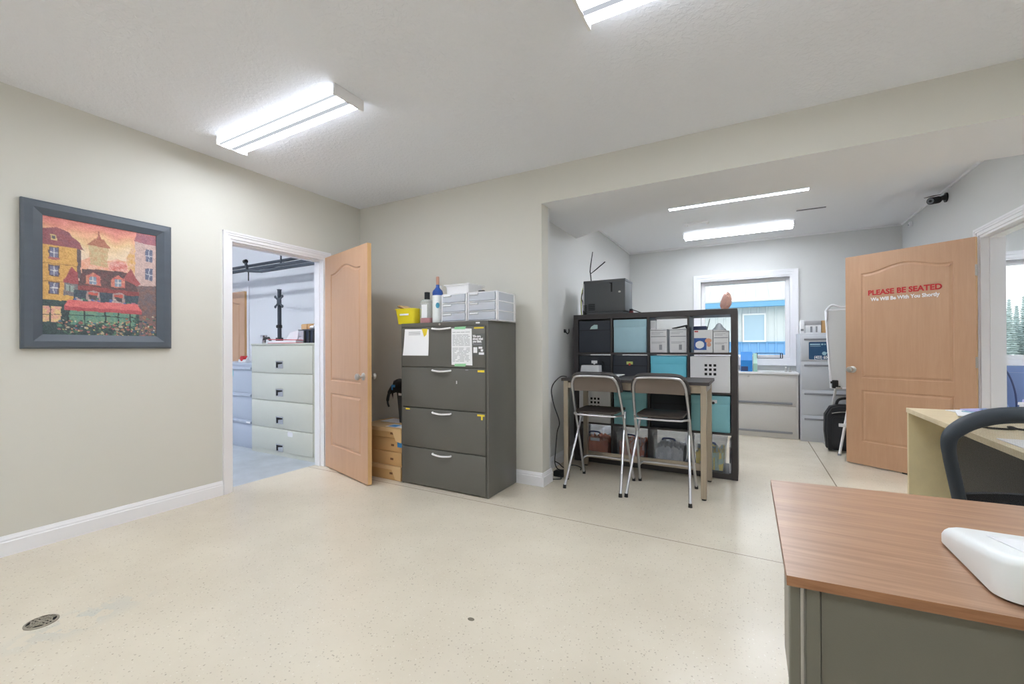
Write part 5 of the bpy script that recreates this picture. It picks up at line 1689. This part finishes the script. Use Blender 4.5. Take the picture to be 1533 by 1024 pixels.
# ------------------------------------------------------------------ walnut desk in the foreground
t = thing('desk', 'walnut laminate desk with an olive metal back, in the right foreground', 'desk', (.75, 1.25, 0))
b = MB(); b.hexa([(.059, .930, .722), (1.50, 1.045, .722), (1.50, 1.70, .722), (.059, 1.577, .722)], [(.059, .930, .740), (1.50, 1.045, .740), (1.50, 1.70, .740), (.059, 1.577, .740)])
b.bm.normal_update()
for f in b.bm.faces: f.material_index = 0 if f.normal.z > .9 else 1
b.build('desktop', [m_walnut, m_walnute], t, smooth=False)
for x, y in ((.064, .946), (.155, 1.52), (1.46, 1.07), (1.46, 1.64)):
    b = MB(); b.box(x, x + .017, y, y + .03, 0, .722, .002, 1); b.build('leg', m_olive, t)
b = MB(); b.box(.089, .1115, .950, .985, .04, .722, .002, 1); b.build('corner_post', m_olive, t)
b = MB(); b.box(.089, .092, .985, 1.50, .28, .722); b.build('side_panel', m_oliveside, t, smooth=False)
b = MB(); b.hexa([(.113, .956, .04), (1.455, 1.063, .04), (1.455, 1.075, .04), (.113, .968, .04)], [(.113, .956, .722), (1.455, 1.063, .722), (1.455, 1.075, .722), (.113, .968, .722)]); b.build('modesty_panel', m_olive, t, smooth=False)

t = thing('desktop_device', 'white wedge shaped plastic device lying on the walnut desk', 'device', (.50, 1.12, .7405))
x0, x1, y0, y1 = .352, .66, .992, 1.262
b = MB(); ol = rrect(x0, x1, y0, y1, .034, 6)
tz = lambda y: .819 + (y - y0) * (.774 - .819) / (y1 - y0)
lv = [(0, None), (0, -.017), (.0035, -.009), (.009, -.0035), (.017, 0)]
rg = []
for d, dz in lv:
    k = rrect(x0 + d, x1 - d, y0 + d, y1 - d, .034 - d * .6, 6)
    rg.append([b.bm.verts.new((x, y, .7445 if dz is None else tz(y) + dz)) for x, y in k])
for A, B in zip(rg, rg[1:]):
    for i in range(len(A)):
        j = (i + 1) % len(A); b._face([A[i], A[j], B[j], B[i]])
b._face(rg[-1]); b._face(rg[0][::-1]); b.build('shell', m_ivory, t, ang=50)
b = MB(); b.box(x0 + .014, x1 - .014, y0 + .014, y1 - .014, .7406, .7450); b.build('rubber_base', m_black, t)
b = MB(); b.hexa([(.400, 1.03, tz(1.03)), (.62, 1.03, tz(1.03)), (.62, 1.18, tz(1.18)), (.400, 1.18, tz(1.18))], [(.400, 1.03, tz(1.03) + .0012), (.62, 1.03, tz(1.03) + .0012), (.62, 1.18, tz(1.18) + .0012), (.400, 1.18, tz(1.18) + .0012)]); b.build('inset_panel', m_whitebox, t, smooth=False)
b = MB()
for k in range(5): b.box(.388, .393, y0 - .0005, y0 + .003, .757 + k * .0068, .761 + k * .0068)
b.build('vent_holes', m_gap, t, smooth=False)
for yy, zz in ((1.035, .757), (1.225, .757)):
    b = MB(); b.cyl((x0 + .0005, yy, zz), (x0 + .0045, yy, zz), .0028, n=10); b.build('screw', m_greyhandle, t)

# ------------------------------------------------------------------ maple desk behind it
t = thing('desk', 'pale maple desk with a slab end panel, behind the mesh office chair', 'desk', (1.25, 2.9, 0))
b = MB(); b.box(.882, 1.63, 2.04, 3.66, .733, .762, .002, 1); b.build('desktop', m_maple, t)
b = MB(); b.box(.886, 1.62, 3.626, 3.655, 0, .733); b.build('end_panel', m_maplep, t, smooth=False)
b = MB(); b.box(1.16, 1.62, 2.06, 2.09, 0, .733); b.build('end_panel', m_maplep, t, smooth=False)
b = MB(); b.box(1.035, 1.62, 2.55, 3.41, .06, .733, .003); b.build('drawer_pedestal', m_panelgrey, t)
b = MB(); b.box(1.16, 1.19, 2.09, 2.55, .10, .733); b.build('modesty_panel', m_panelgrey, t, smooth=False)
t = thing('paper_stack', 'loose white papers and blue cards spread at the far end of the maple desk', 'paper', (1.18, 3.5, .762))
z = .7625
random.seed(12)
for k, (x, y, w_, h_, a, m) in enumerate(((1.17, 3.50, .19, .26, .2, m_paper), (1.13, 3.40, .18, .26, -.25, m_paper), (1.19, 3.44, .14, .18, .6, m_signl), (1.16, 3.50, .12, .09, .2, mat('lilac card', (188, 186, 230), .6)), (1.22, 3.50, .10, .06, -.5, mat('steel blue card', (112, 146, 186), .6)))):
    b = MB(); c, s = math.cos(a), math.sin(a)
    q = [(x + u * w_ / 2 * c - v * h_ / 2 * s, y + u * w_ / 2 * s + v * h_ / 2 * c) for u, v in ((-1, -1), (1, -1), (1, 1), (-1, 1))]
    zz = z + k * .006
    b.hexa([(px, py, zz + .0) for px, py in q], [(px, py, zz + .004 + (.008 if i == 2 else 0)) for i, (px, py) in enumerate(q)])
    b.build('card' if k > 2 else 'sheet', m, t, smooth=False)
t = thing('folder_stack', 'thick pile of white folders with a lilac cover on the maple desk', 'folders', (1.47, 3.48, .762))
for k in range(5):
    b = MB(); d = .008 * ((k * 7) % 3); b.hexa([(1.335 + d + k * .01, 3.36, z + k * .017), (1.60, 3.36 + d, z + k * .017), (1.60, 3.64, z + k * .017), (1.335 + d + k * .01, 3.63, z + k * .017)], [(1.337 + d + k * .01, 3.36, z + .016 + k * .017), (1.60, 3.36 + d, z + .016 + k * .017), (1.60, 3.64, z + .016 + k * .017), (1.337 + d + k * .01, 3.63, z + .016 + k * .017)])
    b.build('folder', mat('lilac cover', (196, 194, 238), .6) if k == 4 else m_paper, t, smooth=False)
t = thing('paper_sheet', 'white printed sheets lying near the left edge of the maple desk', 'paper', (1.02, 2.5, .762))
b = MB(); b.box(.915, 1.13, 2.33, 2.60, z, z + .003); b.build('sheet', m_paper, t, smooth=False)
b = MB(); b.box(.94, 1.10, 2.36, 2.42, z + .003, z + .0036); b.build('blue_print', m_signl, t, smooth=False)
t = thing('cable', 'thin dark cable lying in two loops on the maple desk', 'cable', (1.09, 2.93, .762))
b = MB(); pts = [(1.06 + .035 * math.cos(a) + .02 * a, 2.93 + .045 * math.sin(a), z + .005) for a in np.linspace(-2.6, 10, 40)]
b.tube(pts, .0045, 6); b.build('cord', m_cable, t)

# ------------------------------------------------------------------ mesh office chair
def mesh_fabric():
    k = NT('black mesh weave')
    d = k.n('ShaderNodeBsdfDiffuse'); d.inputs[0].default_value = lin((70, 68, 66))
    tr = k.n('ShaderNodeBsdfTransparent')
    tc = k.n('ShaderNodeTexCoord'); sp = k.n('ShaderNodeSeparateXYZ'); k.l(tc.outputs['Object'], sp.inputs[0])
    a = k.math('SINE', k.math('MULTIPLY', sp.outputs[0], 1500.0)); c = k.math('SINE', k.math('MULTIPLY', sp.outputs[2], 1500.0))
    f = k.math('GREATER_THAN', k.math('MULTIPLY', a, c), .25)
    f = k.math('SUBTRACT', .60, k.math('MULTIPLY', f, .42))
    m = k.n('ShaderNodeMixShader'); k.l(f, m.inputs[0]); k.l(tr.outputs[0], m.inputs[1]); k.l(d.outputs[0], m.inputs[2]); k.l(m.outputs[0], k.out.inputs[0])
    return k.m
m_weave = mesh_fabric()
cxm = .80
t = thing('office_chair', 'dark slate office chair with a see-through mesh back, between the two desks', 'chair', (cxm, 2.0, 0))
ctr = [(.622, .585), (.608, .655), (.594, .724), (.581, .788), (.576, .836), (.584, .866), (.6115, .893), (.650, .915), (.708, .932), (.80, .938)]
def back_y(x, z):
    """the back leans away and hollows towards its middle"""
    return 1.95 - .10 * (z - .80) + .045 * (1 - min(1, ((x - cxm) / .235) ** 2))
L = [(x, back_y(x, z), z) for x, z in ctr]
Rr = [(2 * cxm - x, back_y(x, z), z) for x, z in reversed(ctr[:-1])]
pts = smooth_pts(L + Rr, 5)
b = MB(); b.tube(pts, [.0185 + .0075 * max(0, min(1, (p.z - .80) / .12)) for p in pts], 12, ry=.014); b.build('back_frame', m_mesh_frame, t, ang=70)
b = MB(); n = 20
inner = [p for p in pts]
rows = []
half = pts[:len(pts) // 2 + 1]
for p in half:
    row = []
    for k in range(n + 1):
        x = p.x + (2 * cxm - 2 * p.x) * k / n
        row.append(b.bm.verts.new((x, back_y(x, p.z) + .006, p.z)))
    rows.append(row)
for A, B in zip(rows, rows[1:]):
    for k in range(n): b._face([A[k], A[k + 1], B[k + 1], B[k]])
bmesh.ops.remove_doubles(b.bm, verts=b.bm.verts, dist=1e-4)
b.build('back_mesh', m_weave, t, ang=80)
b = MB(); m_lumbar = mat('black lumbar pad', (38, 44, 52), .7, bump=.4, bscale=260)
b = curved_panel(.612, .988, lambda x: .575, lambda x: .655 + .018 * (1 - ((x - cxm) / .19) ** 2), lambda x, z: back_y(x, .62) + .012, .023, 16)
b.build('lumbar_support', m_lumbar, t, ang=60)
b = MB(); b.tube(smooth_pts([(.622, 1.98, .585), (.70, 2.03, .565), (cxm, 2.04, .56), (.90, 2.03, .565), (.978, 1.98, .585)], 5), .018, 10, ry=.014); b.build('lower_rail', m_mesh_frame, t)
b = MB(); b.tube(smooth_pts([(cxm, 2.04, .57), (cxm, 2.05, .45), (cxm, 2.12, .40), (cxm, 2.26, .395)], 5), .026, 10); b.build('back_spine', m_black, t)
b = MB(); b.prism(rrect(.565, 1.035, 2.06, 2.50, .08, 6), 'Z', .43, .50); es = [e for e in b.bm.edges if e.calc_face_angle(0) > 1]; bmesh.ops.bevel(b.bm, geom=es, offset=.02, segments=3, affect='EDGES'); b.build('seat', m_fabric2, t, ang=60)
b = MB(); b.box(.68, .92, 2.14, 2.40, .385, .43, .01); b.cyl((cxm, 2.27, .20), (cxm, 2.27, .39), .026, n=18); b.build('gas_lift', m_black, t)
for k in range(5):
    a = k * 2 * PI / 5 + .3; c, s = math.cos(a), math.sin(a)
    b = MB(); b.tube([(cxm + .03 * c, 2.27 + .03 * s, .19), (cxm + .29 * c, 2.27 + .29 * s, .085)], [.030, .018], 8); sp_ = b.build('base_spoke', m_black, t)
    b = MB(); cxk, cyk = cxm + .29 * c, 2.27 + .29 * s
    b.cyl((cxk - .022 * s, cyk + .022 * c, .03), (cxk - .006 * s, cyk + .006 * c, .03), .03, n=16); b.cyl((cxk + .022 * s, cyk - .022 * c, .03), (cxk + .006 * s, cyk - .006 * c, .03), .03, n=16); b.cyl((cxk, cyk, .03), (cxk, cyk, .085), .008); b.build('caster', m_black, sp_)
# ------------------------------------------------------------------ the workshop seen through the left doorway
t = thing('fireproof_cabinet', 'pale sage four drawer cabinet with recessed chrome pulls, beyond the left doorway', 'filing cabinet', (-4.37, 3.15, 0))
fx0, fx1, fy0, fh = -4.935, -3.815, 2.85, 1.215
b = MB(); b.prism([(fx0, fy0 + .006), (fx1 - .035, fy0 + .006)] + arc(fx1 - .035, fy0 + .041, .035, -80, 0, 5) + [(fx1, 3.45), (fx0, 3.45)], 'Z', .0, fh - .02); b.box(fx0 - .004, fx1 + .002, fy0 - .004, 3.452, fh - .02, fh, .004); b.build('cabinet_body', m_fire, t, ang=50)
for za, zb in ((.896, fh - .028), (.595, .887), (.298, .586), (.05, .289)):
    b = MB(); b.box(fx0 + .012, -3.862, fy0 - .004, fy0 + .008, za, zb, .003); d = b.build('drawer', m_fire, t)
    hz = {.896: .985, .595: .685, .298: .388, .05: .092}[za]
    b = MB()
    for q in ((-4.47, -4.345, hz + .026, hz + .038), (-4.47, -4.345, hz - .040, hz - .034), (-4.47, -4.462, hz - .034, hz + .026), (-4.353, -4.345, hz - .034, hz + .026)): b.box(q[0], q[1], fy0 - .008, fy0 - .004, q[2], q[3])
    h = b.build('pull_frame', m_chrome, d, smooth=False)
    b = MB(); b.box(-4.462, -4.353, fy0 - .0055, fy0 - .0042, hz - .034, hz + .026); b.build('pull_recess', m_gap, h, smooth=False)
    b = MB(); b.hexa([(-4.43, fy0 - .0075, hz - .034), (-4.353, fy0 - .0075, hz - .034), (-4.353, fy0 - .0055, hz - .034), (-4.43, fy0 - .0055, hz - .034)], [(-4.43, fy0 - .0075, hz + .002), (-4.353, fy0 - .0075, hz + .012), (-4.353, fy0 - .0055, hz + .012), (-4.43, fy0 - .0055, hz + .002)]); b.build('pull_tongue', m_chrome, h, smooth=False)
    if za == .05:
        b = MB(); b.prism(rrect(-4.27, -4.185, .225, .275, .015), 'Y', fy0 - .0052, fy0 - .0041); b.build('white_sticker', m_paper, d, smooth=False)
t = thing('filing_cabinet', 'lower blue grey cabinet left of the sage cabinet, cut by the door frame', 'filing cabinet', (-5.5, 3.2, 0))
gx0, gx1, gy = -6.05, -4.955, 2.90
b = MB(); b.box(gx0, gx1, gy + .008, 3.45, 0, .99, .004); b.box(gx0 - .002, gx1 + .002, gy - .004, 3.452, .965, .992, .003); b.build('cabinet_body', m_greycab, t)
for za, zb in ((.650, .955), (.338, .642), (.03, .330)):
    b = MB(); b.box(gx0 + .012, gx1 - .012, gy, gy + .012, za, zb, .003); d = b.build('drawer', m_greycab, t)
    b = MB(); b.box(gx0 + .05, gx1 - .06, gy - .016, gy, zb - .040, zb - .012, .004); b.build('handle', m_greycab, d)
    if za == .65:
        b = MB(); b.box(-5.50, -5.39, gy - .0022, gy - .0003, .835, .905); b.build('teal_sticker', m_teal, d, smooth=False)
    if za == .03:
        b = MB(); b.box(-5.10, -5.02, gy - .0172, gy - .0162, .296, .314); b.build('label', m_paper, d, smooth=False)
Z1 = fh + .0005
t = thing('monitor_stand', 'black monitor pole with a four armed plate standing on the sage cabinet', 'monitor stand', (-4.80, 3.1, Z1))
b = MB(); b.cyl((-4.80, 3.1, Z1 + .06), (-4.80, 3.1, 1.845), .022, n=16); b.cyl((-4.80, 3.1, 1.845), (-4.80, 3.1, 1.852), .027, n=16); b.build('pole', m_track, t)
b = MB(); b.box(-4.86, -4.74, 3.05, 3.16, Z1, Z1 + .012, .003); b.box(-4.83, -4.77, 3.07, 3.13, Z1 + .012, Z1 + .07, .004); b.build('clamp_base', m_black, t)
b = MB(); b.cyl((-4.805, 3.1, 1.40), (-4.805, 3.1, 1.435), .032, n=16); b.cyl((-4.84, 3.09, 1.417), (-4.80, 3.1, 1.417), .010); b.build('collar', m_black, t)
b = MB(); yy = 3.066; c = (-4.765, 1.705)
b.box(c[0] - .035, c[0] + .035, yy, yy + .012, c[1] - .04, c[1] + .04, .003); b.box(c[0] - .02, c[0] + .02, yy + .012, 3.08, c[1] - .02, c[1] + .02)
for sx in (-1, 1):
    for sz in (-1, 1):
        p0 = Vector((c[0] + sx * .02, yy + .004, c[1] + sz * .02)); p1 = Vector((c[0] + sx * .066, yy + .004, c[1] + sz * .058))
        b.tube([p0, p1], .013, 8, ry=.006)
        b.tube([(p1.x + .014 * math.cos(a), yy + .004, p1.z + .014 * math.sin(a)) for a in np.linspace(0, 2 * PI, 12)[:-1]], .005, 6, closed=True)
b.build('mount_plate', m_track, t)
t = thing('desk_clamp', 'small silver and black clamp beside the foot of the monitor pole', 'clamp', (-4.9, 2.98, Z1))
b = MB(); b.box(-4.905, -4.885, 2.95, 2.99, Z1, Z1 + .075, .003); b.box(-4.92, -4.87, 2.945, 2.995, Z1 + .075, Z1 + .10, .004); b.build('bracket', m_chrome, t)
b = MB(); b.tube([(-4.885, 2.97, Z1 + .055), (-4.80, 2.97, Z1 + .065), (-4.745, 2.97, Z1 + .008)], .014, 8); b.build('screw_arm', m_black, t)
t = thing('binder', 'white and red binder lying flat on the sage cabinet', 'binder', (-4.42, 2.98, Z1))
b = MB(); b.box(-4.66, -4.16, 2.87, 3.10, Z1, Z1 + .006, .002); b.build('lower_cover', m_redp, t)
b = MB(); b.box(-4.64, -4.17, 2.875, 3.09, Z1 + .006, Z1 + .028); b.build('pages', m_paper, t, smooth=False)
b = MB(); b.hexa([(-4.66, 2.87, Z1 + .040), (-4.16, 2.87, Z1 + .029), (-4.16, 3.10, Z1 + .029), (-4.66, 3.10, Z1 + .040)], [(-4.66, 2.87, Z1 + .050), (-4.16, 2.87, Z1 + .037), (-4.16, 3.10, Z1 + .037), (-4.66, 3.10, Z1 + .050)]); b.build('upper_cover', m_redp, t)
t = thing('paper_stack', 'crumpled white sheet standing behind the red binder', 'paper', (-4.62, 3.16, Z1))
b = MB(); b.hexa([(-4.74, 3.12, Z1), (-4.51, 3.12, Z1), (-4.51, 3.17, Z1), (-4.74, 3.17, Z1)], [(-4.68, 3.15, Z1 + .13), (-4.52, 3.15, Z1 + .15), (-4.52, 3.18, Z1 + .15), (-4.68, 3.18, Z1 + .13)]); b.build('sheet', m_paper, t)
t = thing('parts_organizer', 'clear plastic parts organizer behind the red binder', 'organizer', (-4.33, 3.2, Z1))
b = MB(); b.box(-4.49, -4.175, 3.13, 3.30, Z1, Z1 + .15, .003); b.build('clear_case', m_tote, t)
b = MB(); b.box(-4.495, -4.17, 3.125, 3.305, Z1 + .15, Z1 + .158, .002); b.build('lid', m_track, t)
for r in range(2):
    for k in range(4):
        b = MB(); b.box(-4.48 + k * .076, -4.412 + k * .076, 3.123, 3.129, Z1 + .012 + r * .068, Z1 + .07 + r * .068, .002); b.build('small_drawer', m_frost, t)
t = thing('storage_drum', 'dark navy ribbed bin at the right end of the sage cabinet', 'bin', (-4.03, 3.05, Z1))
b = MB(); b.box(-4.155, -3.87, 2.95, 3.20, Z1, Z1 + .135, .006); b.build('bin_body', mat('dark navy plastic', (42, 50, 70), .4), t)
b = MB()
for k in range(4): b.cyl((-4.12 + k * .072, 2.948, Z1 + .004), (-4.12 + k * .072, 2.948, Z1 + .130), .012, n=10)
b.build('front_ribs', m_black, t)
b = MB(); b.box(-4.16, -3.865, 2.945, 3.205, Z1 + .135, Z1 + .148, .003); b.build('lid', m_track, t)
t = thing('cardboard_box', 'small brown carton lying on the parts organizer', 'box', (-4.33, 3.2, Z1 + .158))
b = MB(); b.box(-4.43, -4.22, 3.13, 3.29, Z1 + .1585, Z1 + .22, .003); b.build('carton', m_card, t)
b = MB(); b.box(-4.435, -4.34, 3.125, 3.13, Z1 + .16, Z1 + .215); b.build('flap', m_cardl, t, smooth=False)
t = thing('cardboard_box', 'reddish carton at the back on the navy ribbed bin', 'box', (-4.02, 3.17, Z1 + .148))
b = MB(); b.box(-4.15, -3.88, 3.10, 3.20, Z1 + .1485, Z1 + .255, .003); b.build('carton', mat('reddish cardboard', (172, 120, 92), .75), t)
b = MB(); b.box(-4.152, -3.878, 3.098, 3.202, Z1 + .255, Z1 + .261); b.build('flap', m_card, t, smooth=False)
t = thing('plastic_bag', 'crumpled white plastic bag on the navy ribbed bin', 'bag', (-3.98, 3.02, Z1 + .148))
random.seed(21); b = MB(); b.ball((-3.97, 3.02, Z1 + .188), .055, 3, (1.3, .9, .72), .16); b.build('bag_film', m_paper, t, ang=20)
b = MB(); b.ball((-4.09, 3.02, Z1 + .168), .03, 2, (1.4, .9, .66), .2); b.build('loose_corner', m_paper, t, ang=20)
t = thing('tape_dispenser', 'small white and red tool on the blue grey cabinet', 'tool', (-5.35, 3.0, .9925))
b = MB(); b.box(-5.42, -5.27, 2.97, 3.03, .9925, 1.03, .006); b.build('body', m_white, t)
b = MB(); b.cyl((-5.345, 2.968, 1.04), (-5.345, 3.032, 1.04), .032, n=18); b.build('red_roll', m_red, t)
b = MB(); b.tube([(-5.29, 3.0, 1.03), (-5.235, 3.0, 1.085)], .010, 8); b.build('handle', m_silver, t)
# overhead rack of dark steel bars
t = thing('overhead_rack', 'dark steel bar rack hanging high in the workshop', 'rack', (-5.5, 3.4, 2.2))
for (y, z, x0, x1) in ((3.5, 2.318, -7.4, -4.82), (3.5, 2.27, -7.4, -4.82), (3.2, 2.128, -5.35, -3.80), (3.36, 2.22, -7.4, -4.6)):
    b = MB(); b.box(x0, x1, y - .018, y + .018, z - .016, z + .016, .003); b.build('bar', m_track, t)
b = MB(); b.tube([(-5.67, 3.2, 2.285), (-5.62, 3.2, 2.16), (-5.30, 3.2, 2.125)], .018, 8); b.build('end_bracket', m_track, t)
b = MB(); b.tube([(-4.84, 3.5, 2.31), (-4.0, 3.2, 2.13)], .02, 8); b.build('end_bracket', m_track, t)
for y0_, x in ((3.2, -5.30), (3.2, -4.3)):
    b = MB(); b.tube([(x, 3.2, 2.128), (x - .02, 3.5, 2.28)], .014, 8); b.build('cross_bar', m_track, t)
b = MB(); b.tube([(-5.17, 3.36, 2.22), (-5.17, 3.36, 3.70)], .011, 8); b.build('hanger_rod', m_track, t)
b = MB(); b.tube([(-6.6, 3.36, 2.22), (-6.6, 3.36, 3.70)], .011, 8); b.build('hanger_rod', m_track, t)
b = MB(); b.tube([(-5.69, 3.2, 2.285), (-5.65, 3.2, 2.287)], .026, 10); b.build('end_cap', m_black, t)
b = MB(); b.tube([(-5.60, 3.2, 2.14), (-5.60, 3.2, 2.03)], .007, 6); b.build('hook', m_black, t)
# ------------------------------------------------------------------ office beyond the right doorway
t = thing('armchair', 'navy leather armchair under the office window, beyond the open right door', 'armchair', (2.55, 6.35, 0))
def pad(x0, x1, y0, y1, z0, z1, bv=.05):
    b = MB(); b.box(x0, x1, y0, y1, z0, z1, bv, 4); return b
pad(2.02, 2.90, 5.92, 6.72, .08, .34, .03).build('base', m_leather, t)
pad(2.20, 2.72, 5.88, 6.55, .33, .50, .06).build('seat_cushion', m_leather, t)
b = MB(); b.hexa([(2.14, 6.42, .34), (2.78, 6.42, .34), (2.78, 6.70, .34), (2.14, 6.70, .34)], [(2.12, 6.52, .945), (2.80, 6.52, .945), (2.80, 6.76, .945), (2.12, 6.76, .945)]); bmesh.ops.bevel(b.bm, geom=list(b.bm.edges), offset=.07, segments=4, affect='EDGES'); b.build('back_cushion', m_leather, t, ang=60)
for x0, x1 in ((1.98, 2.19), (2.73, 2.94)): pad(x0, x1, 5.90, 6.66, .08, .62, .07).build('armrest', m_leather, t, ang=60)
b = MB(); b.tube(smooth_pts([(2.36, 6.49, .90), (2.385, 6.455, .80), (2.40, 6.42, .66), (2.40, 6.40, .52)], 4), .008, 6); b.build('seam', m_navy, t)
for x, y in ((2.06, 5.98), (2.86, 5.98), (2.06, 6.66), (2.86, 6.66)):
    b = MB(); b.cyl((x, y, 0), (x, y, .085), .02, .028, n=12); b.build('foot', m_black, t)

# ------------------------------------------------------------------ outdoors
b = MB(); b.box(-30, 45, 7.3, 60, -.35, -.15)
tag(b.build('ground', m_grass, smooth=False), kind='structure')
t = thing('neighbouring_building', 'pale ribbed metal building with a blue base and gutter, outside the rear window', 'building', (1, 15, -.15))
BY0 = 15.0
def ribbed(x0, x1, z0, z1, y, step=.225):
    b = MB(); x = x0
    while x < x1 - 1e-6:
        xs = [x, x + step * .70, x + step * .76, x + step * .90, x + step * .96]
        ys = [y, y, y - .035, y - .035, y]
        xs.append(x + step); ys.append(y)
        for a in range(5):
            b.quad([(xs[a], ys[a], z0), (xs[a + 1], ys[a + 1], z0), (xs[a + 1], ys[a + 1], z1), (xs[a], ys[a], z1)])
        x += step
    b.box(x0, x, y + .002, y + .12, z0, z1)
    bmesh.ops.remove_doubles(b.bm, verts=b.bm.verts, dist=1e-5)
    return b
ribbed(-6, 3.0, 1.30, 2.42, BY0).build('upper_wall', m_siding, t, smooth=False)
ribbed(-6, 3.0, -.15, 1.30, BY0 - .01).build('blue_wainscot', m_sidingb, t, smooth=False)
b = MB(); b.box(-6, 3.0, BY0 - .06, BY0, 1.285, 1.315); b.build('base_trim', m_fascia, t, smooth=False)
b = MB(); b.box(-6.2, 3.2, BY0 - .42, BY0 - .30, 2.34, 2.50, .01); b.box(-6.2, 3.2, BY0 - .40, BY0, 2.36, 2.39); b.build('gutter', m_fascia, t, smooth=False)
b = MB(); b.box(-6.2, 3.2, BY0 - .43, BY0 - .30, 2.50, 2.545, .004); b.build('gutter_lip', m_roof, t, smooth=False)
b = MB(); x = -6.2
while x < 3.2:
    y0_, z0_, y1_, z1_ = BY0 - .34, 2.52, BY0 + 7.5, 5.6
    for xa, xb, dz in ((x, x + .30, 0), (x + .30, x + .34, .04)):
        b.hexa([(xa, y0_, z0_ + dz - .03), (xb, y0_, z0_ + dz - .03), (xb, y1_, z1_ + dz - .03), (xa, y1_, z1_ + dz - .03)], [(xa, y0_, z0_ + dz), (xb, y0_, z0_ + dz), (xb, y1_, z1_ + dz), (xa, y1_, z1_ + dz)])
    x += .34
b.build('roof', m_roof, t, smooth=False)
for wx0 in (-.155, -3.4):
    b = MB(); x0, x1, z0, z1 = wx0, wx0 + .62, 1.31, 2.165
    for q in ((x0, x1, z0, z0 + .045), (x0, x1, z1 - .045, z1), (x0, x0 + .045, z0 + .045, z1 - .045), (x1 - .045, x1, z0 + .045, z1 - .045)): b.box(q[0], q[1], BY0 - .09, BY0 - .03, q[2], q[3])
    w_ = b.build('window', m_white, t, smooth=False)
    b = MB(); b.box(x0 + .045, x1 - .045, BY0 - .06, BY0 - .05, z0 + .045, z1 - .045); b.build('pane', m_pane, w_, smooth=False)

def spruce(label, x, y, h, r, seed):
    random.seed(seed)
    t = thing('spruce_tree', label, 'tree', (x, y, -.15), 0, 'blue spruces outside the office window')
    b = MB(); b.cyl((0, 0, 0), (0, 0, h * .95), .09, .01, n=8); b.build('trunk', m_bark, t, w=False)
    b = MB(); tiers = 30
    for i in range(tiers):
        f = i / tiers; z = .15 + (h - .15) * f; rr = r * (1 - f) ** .85 + .06
        nb = int(13 - 6 * f)
        for k in range(nb):
            a = 2 * PI * (k + random.random() * .8) / nb + i * .7; L = rr * random.uniform(.75, 1.12)
            d = Vector((math.cos(a), math.sin(a), 0)); s = Vector((-d.y, d.x, 0)); w_ = .10 + .16 * L
            p0 = d * .02 + Vector((0, 0, z + .10)); pm = d * L * .55 + Vector((0, 0, z - .02)); p1 = d * L + Vector((0, 0, z - .10 * L + random.uniform(-.03, .05)))
            up_ = Vector((0, 0, .05)); dn = Vector((0, 0, -.09 - .04 * L))
            va = [b.bm.verts.new(q) for q in (p0, pm + s * w_, p1, pm - s * w_, pm + up_, pm + dn)]
            for q in ((0, 1, 4), (1, 2, 4), (2, 3, 4), (3, 0, 4), (1, 0, 5), (2, 1, 5), (3, 2, 5), (0, 3, 5)): b._face([va[j] for j in q])
    b.build('foliage', m_spruce, t, w=False, smooth=False)
names = ('leftmost', 'second from the left', 'third from the left', 'fourth from the left', 'fifth from the left', 'fifth from the right', 'fourth from the right', 'third from the right', 'second from the right', 'rightmost')
for k, nm in enumerate(names):
    spruce('hazy blue spruce, ' + nm + ' of the ten outside the office window', 14.9 + k * .42, 44 + 1.25 * ((k * 2) % 3), 4.7 + .45 * math.sin(k * 2.1), .52, 30 + k)
